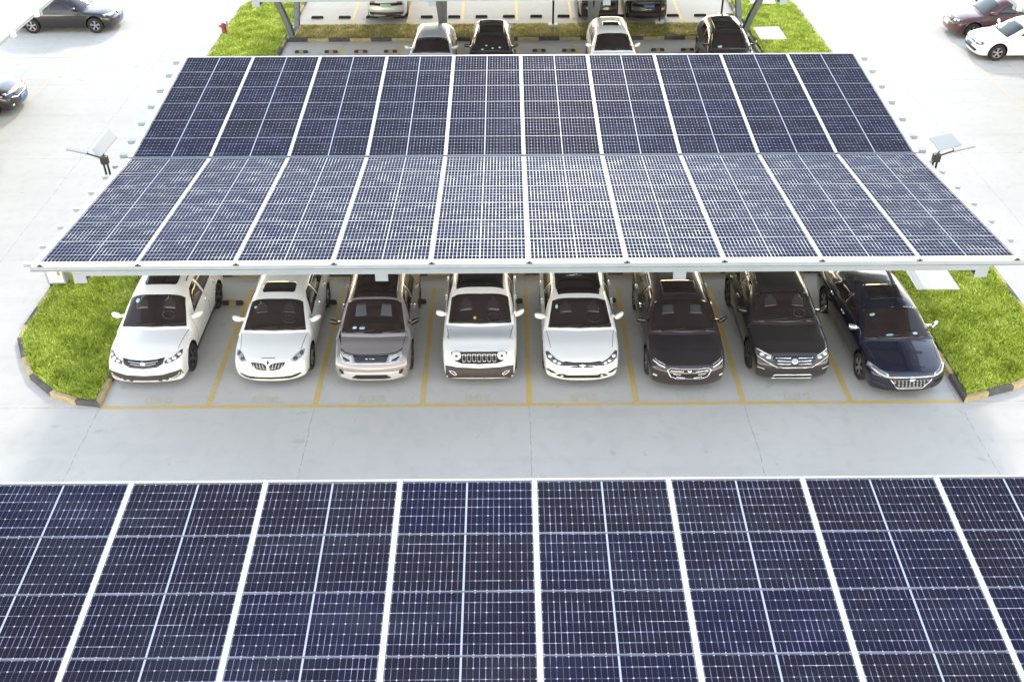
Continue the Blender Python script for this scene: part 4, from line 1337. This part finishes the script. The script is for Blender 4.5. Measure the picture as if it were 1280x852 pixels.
# 6 dark sedan ----------------------------------------------------------
c = make_car('parked_car', std(kind='sedan', loc=(3.73, 0.34, 0), W=1.85, L=4.75, H=1.47, belt=0.97, cowl=1.12, roof0=1.96, wb=2.75, wheel_r=0.33,
    paint=BROWNBLK, hood_z=0.80, nose=.30, mirror_mat=M['black_gloss'], handle_mat=M['chrome'], group=GRP,
    label='brownish black sedan with broad chrome-edged grille, first of the three dark cars'))
p = c.patch
gp = [(-.52, .60), (-.44, .655), (-.2, .63), (.2, .63), (.44, .655), (.52, .60), (.44, .44), (.28, .385), (-.28, .385), (-.44, .44)]
g = p('grille', gp, 'ob', M['black_gloss'], off=.006)
frame(c, 'grille_frame', gp, .016, 'ob', M['chrome'], .012)
for sg in (-1, 1):
    for (a, b, w_) in ((.14, .44, .575), (.20, .38, .50), (.10, .30, .425)):
        q_ = c.ribbon([(sg * a, w_ - .012), (sg * b, w_ + .012)], .022)
        p('grille_slat', q_, 'ob', M['chrome'], off=.013, parent=g)
    q_ = c.ribbon([(sg * .56, .66), (sg * .70, .73), (sg * .82, .83)], .03)
    hl = p('headlight', q_, 'ob', M['lamp_white'], off=.008)
    p('daylight_strip', c.ribbon([(sg * .56, .725), (sg * .70, .80), (sg * .80, .885)], .014), 'ob', M['chrome'], off=.008, parent=hl)
    p('fog_light', c.ribbon([(sg * .73, .46), (sg * .82, .50)], .024), 'ob', M['lamp_white'], off=.010)
p('emblem', [(0, .52), (.05, .575), (.03, .60), (-.03, .60), (-.05, .575)], 'ob', M['chrome'], off=.018)
PS = mat('glass_over_dim_seat', (.05, .055, .06), .05, spec=.6)
for sg in (-1, 1):
    q_ = [(sg * .20, 1.62), (sg * .48, 1.62), (sg * .44, 1.84), (sg * .22, 1.84)]
    p('seat_behind_glass', q_ if sg > 0 else q_[::-1], 'top', PS, off=.005)
p('sunroof', [(-.40, 2.15), (.40, 2.15), (.42, 2.7), (-.42, 2.7)], 'top', M['glass'])

# 7 dark SUV ------------------------------------------------------------
c = make_car('parked_car', std(kind='suv', loc=(6.23, 0.56, 0), W=1.85, L=4.6, H=1.62, belt=1.04, cowl=1.18, roof0=1.88, wb=2.68, wheel_r=0.35,
    paint=BLACK, clad=0.40, arch_clad=True, hood_z=0.90, nose=.20, rim_mat=M['rim_dark'], mirror_mat=M['black_gloss'], group=GRP,
    label='black SUV with round badge, left of the dark blue sedan'))
p = c.patch
gp = [(-.46, .77), (.46, .77), (.52, .70), (.44, .55), (.38, .525), (-.38, .525), (-.44, .55), (-.52, .70)]
g = p('grille', gp, 'ob', M['black_gloss'], off=.006)
for (x, w_, wd) in ((.44, .735, .022), (.40, .665, .030), (.40, .595, .018)):
    for sg in (-1, 1): p('grille_slat', c.ribbon([(sg * .09, w_ - .01), (sg * x, w_)], wd), 'ob', M['chrome'], off=.012, parent=g)
e_ = p('emblem', oval(0, .655, .075, .07, 20), 'ob', M['chrome'], off=.018)
p('emblem_mark', c.ribbon([(-.04, .685), (-.02, .63), (0, .665), (.02, .63), (.04, .685)], .010), 'ob', M['black'], off=.024, parent=e_)
p('chrome_underline', c.ribbon([(-.86, .80), (-.66, .66), (-.42, .515), (-.2, .505), (.2, .505), (.42, .515), (.66, .66), (.86, .80)], .020), 'ob', M['chrome'], off=.013)
for sg in (-1, 1):
    h = [(.50, .66), (.50, .78), (.66, .86), (.84, .97), (.87, .93), (.87, .83), (.70, .73)]
    hl = p('headlight', h if sg > 0 else c.mirror(h), 'ob', M['lamp_dark'], off=.006)
    p('daylight_strip', c.ribbon([(sg * .54, .78), (sg * .70, .86), (sg * .83, .945)], .020), 'ob', M['lamp_white'], off=.012, parent=hl)
    for (a, b) in ((.60, .745), (.74, .82)): p('lamp_lens', oval(sg * a, b, .055, .035), 'ob', M['lamp_white'], off=.012, parent=hl)
    p('fog_light', c.ribbon([(sg * .68, .47), (sg * .84, .53)], .014), 'ob', M['silver_plastic'], off=.010)
frame(c, 'bumper_trim', [(-.56, .24), (-.42, .335), (.42, .335), (.56, .24), (.40, .225), (-.40, .225)], .018, 'ob', M['chrome'], .010)
for sg in (-1, 1):
    b_ = bmesh.new(); tube(b_, [(sg * .62, 2.35, 1.58), (sg * .64, 2.7, 1.645), (sg * .64, 3.6, 1.645), (sg * .62, 3.9, 1.58)], .016, 8)
    build('roof_rail', b_, M['chrome'], c.T)

seats(c, 1.58, (.040, .036, .038))
# 8 dark blue sedan, slightly turned -----------------------------------
c = make_car('parked_car', std(kind='sedan', loc=(8.83, 0.06, 0), rz=rad(2.2), W=1.86, L=4.85, H=1.46, belt=0.97, cowl=1.08, roof0=1.87, wb=2.80, wheel_r=0.335,
    paint=NAVY, hood_z=0.79, nose=.32, handle_mat=M['chrome'], mirror_mat=M['chrome'], group=GRP, axf=.92,
    label='dark blue sedan against the right lawn, parked slightly askew'))
p = c.patch
gp = [(-.48, .54), (0, .55), (.48, .54), (.34, .36), (.26, .315), (-.26, .315), (-.34, .36)]
g = p('grille', gp, 'ob', M['black_gloss'], off=.006)
for k in range(4):
    w_ = .36 + .042 * k; x = .28 + .05 * k
    for xx in np.arange(-x, x, .085): p('grille_mesh', oval(xx + (.04 if k % 2 else 0), w_, .022, .008, 8), 'ob', M['silver_plastic'], off=.011, parent=g, cell=.2)
p('grille_chrome', c.ribbon([(-.90, .86), (-.74, .68), (-.52, .575), (0, .575), (.52, .575), (.74, .68), (.90, .86)], .028), 'ob', M['chrome'], off=.014)
p('grille_base_trim', c.ribbon([(-.48, .52), (-.34, .34), (-.26, .295), (.26, .295), (.34, .34), (.48, .52)], .014), 'ob', M['chrome'], off=.012)
p('emblem', [(-.06, .53), (.06, .53), (.045, .46), (-.045, .46)], 'ob', M['chrome'], off=.018)
for sg in (-1, 1):
    h = [(.52, .59), (.54, .66), (.70, .76), (.87, .94), (.90, .86), (.76, .70)]
    hl = p('headlight', h if sg > 0 else c.mirror(h), 'ob', M['lamp'], off=.007)
    p('lamp_lens', c.ribbon([(sg * .58, .64), (sg * .70, .71), (sg * .82, .84)], .03), 'ob', M['lamp_dark'], off=.013, parent=hl)
    q_ = [(.50, .32), (.60, .40), (.80, .50), (.84, .46), (.72, .36), (.56, .28)]
    p('bumper_vent', q_ if sg > 0 else c.mirror(q_), 'ob', M['black'], off=.007)
p('sunroof', [(-.40, 2.15), (.40, 2.15), (.42, 2.75), (-.42, 2.75)], 'top', M['glass'])
for (x, y, rx) in ((-.50, 1.72, .06), (-.20, 1.20, .09), (.42, 1.24, .06)): p('windscreen_sticker', oval(x, y, rx, .03), 'top', M['sticker'], off=.006)

# ---- far row facing the camera, seen from the windscreens up ----------
GF = 'cars parked facing the camera beyond the middle roof'
def far(**k):
    k.setdefault('step', .07); k.setdefault('cell', .12); k.setdefault('detail', False); k.setdefault('wseg', 20); k.setdefault('group', GF)
    return k
def simple_face(c, gm, w0=.72, lamp=None):
    c.patch('grille', [(-.42, w0), (.42, w0), (.36, w0 - .16), (-.36, w0 - .16)], 'ob', gm)
    for sg in (-1, 1):
        h = [(.48, w0 - .10), (.48, w0), (.80, w0 + .16), (.84, w0 + .06), (.70, w0 - .05)]
        c.patch('headlight', h if sg > 0 else c.mirror(h), 'ob', lamp or M['lamp'])
    c.patch('lower_intake', [(-.5, .36), (.5, .36), (.42, .28), (-.42, .28)], 'ob', M['black'])
FY = 19.2
c = make_car('parked_car', std(kind='sedan', loc=(-3.45, FY, 0), W=1.80, L=4.55, H=1.46, belt=.98, cowl=1.18, roof0=1.90, wb=2.66, paint=GREYBLUE,
    **far(label='pale blue-grey sedan behind the middle roof, leftmost facing car there'))); simple_face(c, M['black_gloss'])
c = make_car('parked_car', std(kind='suv', loc=(-1.08, FY, 0), W=1.82, L=4.4, H=1.55, belt=1.02, cowl=1.22, roof0=1.90, wb=2.62, paint=BLACK, mirror_mat=M['black_gloss'],
    **far(label='black hatchback behind the middle roof, next to the pale blue-grey sedan'))); simple_face(c, M['black_gloss'])
c.patch('glass_roof', [(-.50, 2.05), (.50, 2.05), (.5, 3.5), (-.5, 3.5)], 'top', M['glass'])
for (x, y) in ((-.35, 1.35), (.05, 1.38), (.33, 1.42), (-.2, 1.5)): c.patch('windscreen_sticker', oval(x, y, .05, .03, 8), 'top', M['sticker'], off=.006)
c = make_car('parked_car', std(kind='suv', loc=(3.74, FY, 0), W=1.82, L=4.5, H=1.62, belt=1.04, cowl=1.16, roof0=1.92, wb=2.66, paint=WHITE2,
    **far(label='pale silver SUV with a sunroof behind the middle roof'))); simple_face(c, M['black_gloss'])
c.patch('sunroof', [(-.36, 2.5), (.36, 2.5), (.36, 2.95), (-.36, 2.95)], 'top', M['glass'])
c = make_car('parked_car', std(kind='suv', loc=(8.36, FY, 0), W=1.86, L=4.6, H=1.64, belt=1.06, cowl=1.20, roof0=1.95, wb=2.68, paint=BLACK,
    **far(label='black SUV behind the middle roof beside the small slab'))); simple_face(c, M['black_gloss'])
c.patch('glass_roof', [(-.52, 2.08), (.52, 2.08), (.52, 3.6), (-.52, 3.6)], 'top', M['glass'])
c.patch('windscreen_sticker', oval(-.42, 1.36, .09, .05, 8), 'top', M['sticker'], off=.006)

# ---- second far row, tails towards the camera --------------------------
GT = 'cars at the top edge with their tails to the camera'
def tail_trim(c, plate, lampm=None, bumper=True):
    L = c.L
    c.patch('tailgate_band', [(-.80, .86), (.80, .86), (.82, .74), (-.82, .74)], 'back', M['black_gloss'])
    c.patch('licence_plate', [(-.24, .82), (.24, .82), (.24, .69), (-.24, .69)], 'back', plate, off=.012)
    for sg in (-1, 1): c.patch('tail_light', [(sg * .50, .98), (sg * .84, .98), (sg * .84, .87), (sg * .50, .87)], 'back', lampm or M['red_lamp'])
    if bumper: c.patch('rear_bumper', [(-.78, .46), (.78, .46), (.70, .24), (-.70, .24)], 'back', M['dgrey'])
for (x, yt, H, pt, pl, lb, kd) in ((-5.90, 27.05, 1.62, GREYBLUE, M['plate_green'], 'silver SUV with a green licence plate, tail first at the top edge', 'suv'),
                           (3.71, 26.85, 1.50, BLACK, M['plate_blue'], 'left one of two black cars seen tail first at the top edge', 'suv'),
                           (5.90, 26.70, 1.62, BLACK, M['plate_blue'], 'right one of two black cars seen tail first at the top edge', 'suv')):
    sp_ = std(kind=kd, loc=(x, yt + 4.5, 0), rz=math.pi, W=1.84, L=4.5, H=H, belt=1.04, cowl=1.2, roof0=1.95, wb=2.66, paint=pt,
              rear=[(0.15, 0.14), (0.35, 0.02), (0.5, 0.0), (0.7, 0.03), (0.95, 0.06), (1.1, 0.1)], **far(label=lb, group=GT))
    sp_['loc'] = (x, yt, 0)
    # built nose at y=0; turn it round and push it so that its tail stands at yt
    c = make_car('parked_car', sp_)
    c.T.location = (x, yt + 4.5 - 0.0, 0)
    tail_trim(c, pl, M['lamp_dark'] if pt is BLACK else M['red_lamp'])

# the rows hidden under the middle roof: their tails stop the low sun
# ---- side rows ---------------------------------------------------------
c = make_car('parked_car', std(kind='sedan', loc=(-17.75, 26.75, 0), rz=rad(90), W=1.84, L=4.8, H=1.48, belt=.98, cowl=1.2, roof0=1.95, wb=2.80, wheel_r=.34, paint=JET, rim_mat=M['rim'], wout=.03,
    **far(detail=True, step=.05, group='cars parked along the left side', label='long black sedan with silver wheels at the top left corner')))
p = c.patch
gp = [(-.34, .74), (.34, .74), (.28, .52), (-.28, .52)]
g = p('grille', gp, 'ob', M['chrome'])
p('grille_slat', [(-.26, .70), (.26, .70), (.22, .56), (-.22, .56)], 'ob', M['black_gloss'], off=.012, parent=g)
for sg in (-1, 1):
    h = [(.42, .66), (.42, .76), (.80, .93), (.84, .82), (.70, .70)]
    hl = p('headlight', h if sg > 0 else c.mirror(h), 'ob', M['lamp'])
    for (a, b) in ((.52, .72), (.66, .77)): p('lamp_lens', oval(sg * a, b, .045, .04, 10), 'ob', M['lamp_white'], off=.012, parent=hl)
p('licence_plate', [(-.22, .50), (.22, .50), (.22, .38), (-.22, .38)], 'ob', M['plate_blue'], off=.02)
c = make_car('parked_car', std(kind='suv', loc=(-18.55, 17.62, 0), rz=rad(90), W=1.86, L=4.7, H=1.62, belt=1.04, cowl=1.2, roof0=1.95, wb=2.70, paint=JET,
    **far(group='cars parked along the left side', label='nose of a black SUV cut off by the left edge')))
p = c.patch
p('grille_bar', [(-.60, .84), (-.2, .80), (.2, .80), (.60, .84), (.56, .74), (.2, .70), (-.2, .70), (-.56, .74)], 'ob', M['chrome'], off=.010)
p('grille', [(-.46, .69), (.46, .69), (.36, .55), (-.36, .55)], 'ob', M['black_gloss'])
p('grille_base', c.ribbon([(-.62, .62), (-.38, .52), (.38, .52), (.62, .62)], .035), 'ob', M['chrome'], off=.010)
p('licence_plate', [(-.22, .47), (.22, .47), (.22, .35), (-.22, .35)], 'ob', M['plate_blue'], off=.02)
for sg in (-1, 1):
    h = [(.60, .74), (.62, .84), (.84, .94), (.87, .82)]
    p('headlight', h if sg > 0 else c.mirror(h), 'ob', M['lamp'])
    p('fog_light', oval(sg * .66, .38, .04, .03, 8), 'ob', M['lamp_white'], off=.01)
c = make_car('parked_car', std(kind='suv', loc=(18.75, 22.65, 0), rz=rad(-90), W=1.76, L=4.2, H=1.50, belt=.98, cowl=1.02, roof0=1.75, wb=2.52, paint=WHITE, rim_mat=M['rim'], glass=M['glass_lite'],
    **far(detail=True, step=.05, group='cars parked along the right side', label='white hatchback at the right edge, nearer than the red car')))
p = c.patch
p('grille', [(-.40, .62), (.40, .62), (.36, .56), (-.36, .56)], 'ob', M['black_gloss'])
for sg in (-1, 1):
    h = [(.42, .54), (.42, .64), (.74, .78), (.78, .68), (.62, .58)]
    hl = p('headlight', h if sg > 0 else c.mirror(h), 'ob', M['lamp_dark'])
    p('lamp_lens', oval(sg * .62, .66, .07, .045, 10), 'ob', M['lamp_white'], off=.012, parent=hl)
p('lower_intake', [(-.62, .40), (.62, .40), (.52, .30), (-.52, .30)], 'ob', M['black'])
p('licence_plate', [(-.22, .50), (.22, .50), (.22, .40), (-.22, .40)], 'ob', M['plate_blue'], off=.015)
c = make_car('parked_car', std(kind='suv', loc=(18.75, 25.30, 0), rz=rad(-90), W=1.80, L=4.3, H=1.58, belt=1.02, cowl=1.1, roof0=1.82, wb=2.55, paint=MAROON, glass=M['glass_lite'],
    **far(detail=True, step=.05, group='cars parked along the right side', label='dark red car at the top right corner beside the white hatchback')))
p = c.patch
p('grille', [(-.40, .70), (.40, .70), (.34, .58), (-.34, .58)], 'ob', M['black_gloss'])
for sg in (-1, 1):
    h = [(.42, .62), (.42, .74), (.76, .88), (.82, .76), (.66, .66)]
    hl = p('headlight', h if sg > 0 else c.mirror(h), 'ob', M['lamp_dark'])
    for (a, b) in ((.52, .69), (.66, .76)): p('lamp_lens', oval(sg * a, b, .05, .045, 10), 'ob', M['lamp_white'], off=.012, parent=hl)
p('licence_plate', [(-.22, .50), (.22, .50), (.22, .38), (-.22, .38)], 'ob', M['white_paint'], off=.02)

# ---- wheel stops: loops per row ----------------------------------------
near_x = [-7.85, -5.35, -2.95, -0.37, 2.13, 4.66, 7.1]
near_l = ['wheel stop between the white SUV and the white sedan', 'wheel stop between the white sedan and the silver-brown SUV',
          'wheel stop just right of the silver-brown SUV', 'wheel stop between the boxy white SUV and the black-roofed sedan',
          'wheel stop between the black-roofed sedan and the first dark car', 'wheel stop left of the black SUV with the round badge',
          'wheel stop between the black SUV and the dark blue sedan']
for x, lb in zip(near_x, near_l): wheel_stop(x, 4.28, lb, True, 'wheel stops beside the facing cars')
for k in range(16):
    x = -9.15 + 1.255 * k
    wheel_stop(x, 23.25, 'rubber wheel stop on the near side of the far grass strip', True, 'wheel stops on the near side of the far strip')
for k in range(16):
    x = -9.15 + 1.255 * k
    wheel_stop(x, 27.72, 'black wheel stop in the row beyond the far grass strip', False, 'wheel stops beyond the far strip')

# ---- thin dark posts on white footings ---------------------------------
for (x, y, lb) in ((1.59, 26.06, 'slim dark post on a white footing, left of the two black tails'), (6.37, 26.35, 'slim dark post on a white footing in front of the right black tail'),
                   (9.30, 27.29, 'slim dark post above the far black SUV near the splayed legs')):
    T = empty('post', (x, y, 0), 0, lb, 'post', 'slim dark posts under the farthest carport')
    b_ = bmesh.new(); tube(b_, [(0, 0, 0.16), (0, 0, 2.92)], 0.045, 12); build('pole', b_, M['black'], T, smooth=False)
    b_ = bmesh.new(); box(b_, (0, 0, 0.12), (0.42, 0.34, 0.24), bevel=0.02); build('footing', b_, M['footing'], T)

# ---- solar street lamps -------------------------------------------------
def lamp(s, x, y, label):
    T = empty('solar_lamp', (x, y, 0), 0, label, 'street lamp', 'small solar street lamps beside the middle roof')
    b_ = bmesh.new(); 
    tube(b_, [(0, 0, 0), (0, 0, 3.34)], 0.028, 10); tube(b_, [(s * -0.10, 0, 0), (s * -0.10, 0, 3.34)], 0.028, 10)
    box(b_, (-0.05 * s, 0, 0.02), (0.3, 0.2, 0.04)); build('pole', b_, M['black'], T)
    b_ = bmesh.new(); box(b_, (-0.05 * s, 0, 3.40), (0.19, 0.16, 0.22), bevel=0.02); build('battery_box', b_, M['black'], T)
    b_ = bmesh.new(); tube(b_, [(0, 0, 3.44), (s * 0.22, 0.02, 3.52), (s * 0.42, 0.04, 3.58)], 0.024, 8); build('arm', b_, M['black'], T)
    b_ = bmesh.new()
    R_ = Matrix.Rotation(-s * rad(14), 3, 'Y')
    box(b_, (s * 0.62, 0.05, 3.64), (0.52, 0.17, 0.05), rot=R_, bevel=0.015)
    box(b_, (s * 0.62, 0.05, 3.61), (0.42, 0.12, 0.03), mi=1, rot=R_)
    build('lamp_head', b_, [M['beam_dark'], M['lamp_white']], T)
    b_ = bmesh.new()
    R2 = Matrix.Rotation(rad(24), 3, 'Z') @ Matrix.Rotation(rad(22), 3, 'X')
    if s < 0: R2 = Matrix.Rotation(rad(30), 3, 'Z') @ Matrix.Rotation(rad(-40), 3, 'Y') @ Matrix.Rotation(rad(14), 3, 'X')
    cpt = (s * -0.02 + 0.02, 0.30, 3.72) if s < 0 else (0.22, 0.30, 3.70)
    box(b_, cpt, (0.76, 0.46, 0.03), rot=R2, bevel=0.006)
    box(b_, Vector(cpt) - R2 @ Vector((0, 0, 0.03)), (0.30, 0.20, 0.035), mi=1, rot=R2)
    build('small_panel', b_, [M['solar_small'], M['black']], T)
    b_ = bmesh.new(); tube(b_, [(-0.05 * s, 0, 3.5), (cpt[0], cpt[1] - .02, cpt[2] - .03)], 0.02, 8); build('panel_bracket', b_, M['black'], T)
lamp(-1, -11.07, 6.01, 'small solar street lamp left of the middle roof')
lamp(1, 10.77, 5.84, 'small solar street lamp right of the middle roof')

# ---- grey cabinet on the left lawn -------------------------------------
T = empty('electrical_cabinet', (-12.80, 5.22, 0), 0, 'pale grey cabinet standing at the left lawn edge below the roof corner', 'cabinet')
b_ = bmesh.new(); box(b_, (0, 0, 0.54), (0.52, 0.30, 0.76), bevel=0.012); build('housing', b_, M['beam'], T)
b_ = bmesh.new(); box(b_, (0.02, -0.156, 0.54), (0.40, 0.012, 0.64), bevel=0.004); build('door', b_, M['white_paint'], T)
b_ = bmesh.new(); box(b_, (0.13, -0.166, 0.52), (0.07, 0.012, 0.14)); build('lock_plate', b_, M['copper'], T)
b_ = bmesh.new(); box(b_, (0, 0, 0.09), (0.44, 0.26, 0.18)); build('plinth', b_, M['black'], T)

# ---- red hydrant ---------------------------------------------------------
T = empty('fire_hydrant', (-12.84, 25.35, 0), 0, 'small dark red hydrant on the concrete beside the far left lawn', 'fire hydrant')
b_ = bmesh.new(); tube(b_, [(0, 0, 0), (0, 0, .05), (0, 0, .06), (0, 0, .42), (0, 0, .50), (0, 0, .56), (0, 0, .60)], [.15, .15, .11, .115, .125, .09, .03], 16); build('barrel', b_, M['red'], T, smooth=True)
b_ = bmesh.new(); tube(b_, [(-.20, 0, .46), (-.10, 0, .44)], .05, 10); build('outlet', b_, M['red'], T)
b_ = bmesh.new(); tube(b_, [(.08, 0, .46), (.17, 0, .47)], .045, 10); tube(b_, [(.15, .02, .46), (.16, .04, .66)], .03, 8); build('outlet', b_, M['beam_dark'], T)
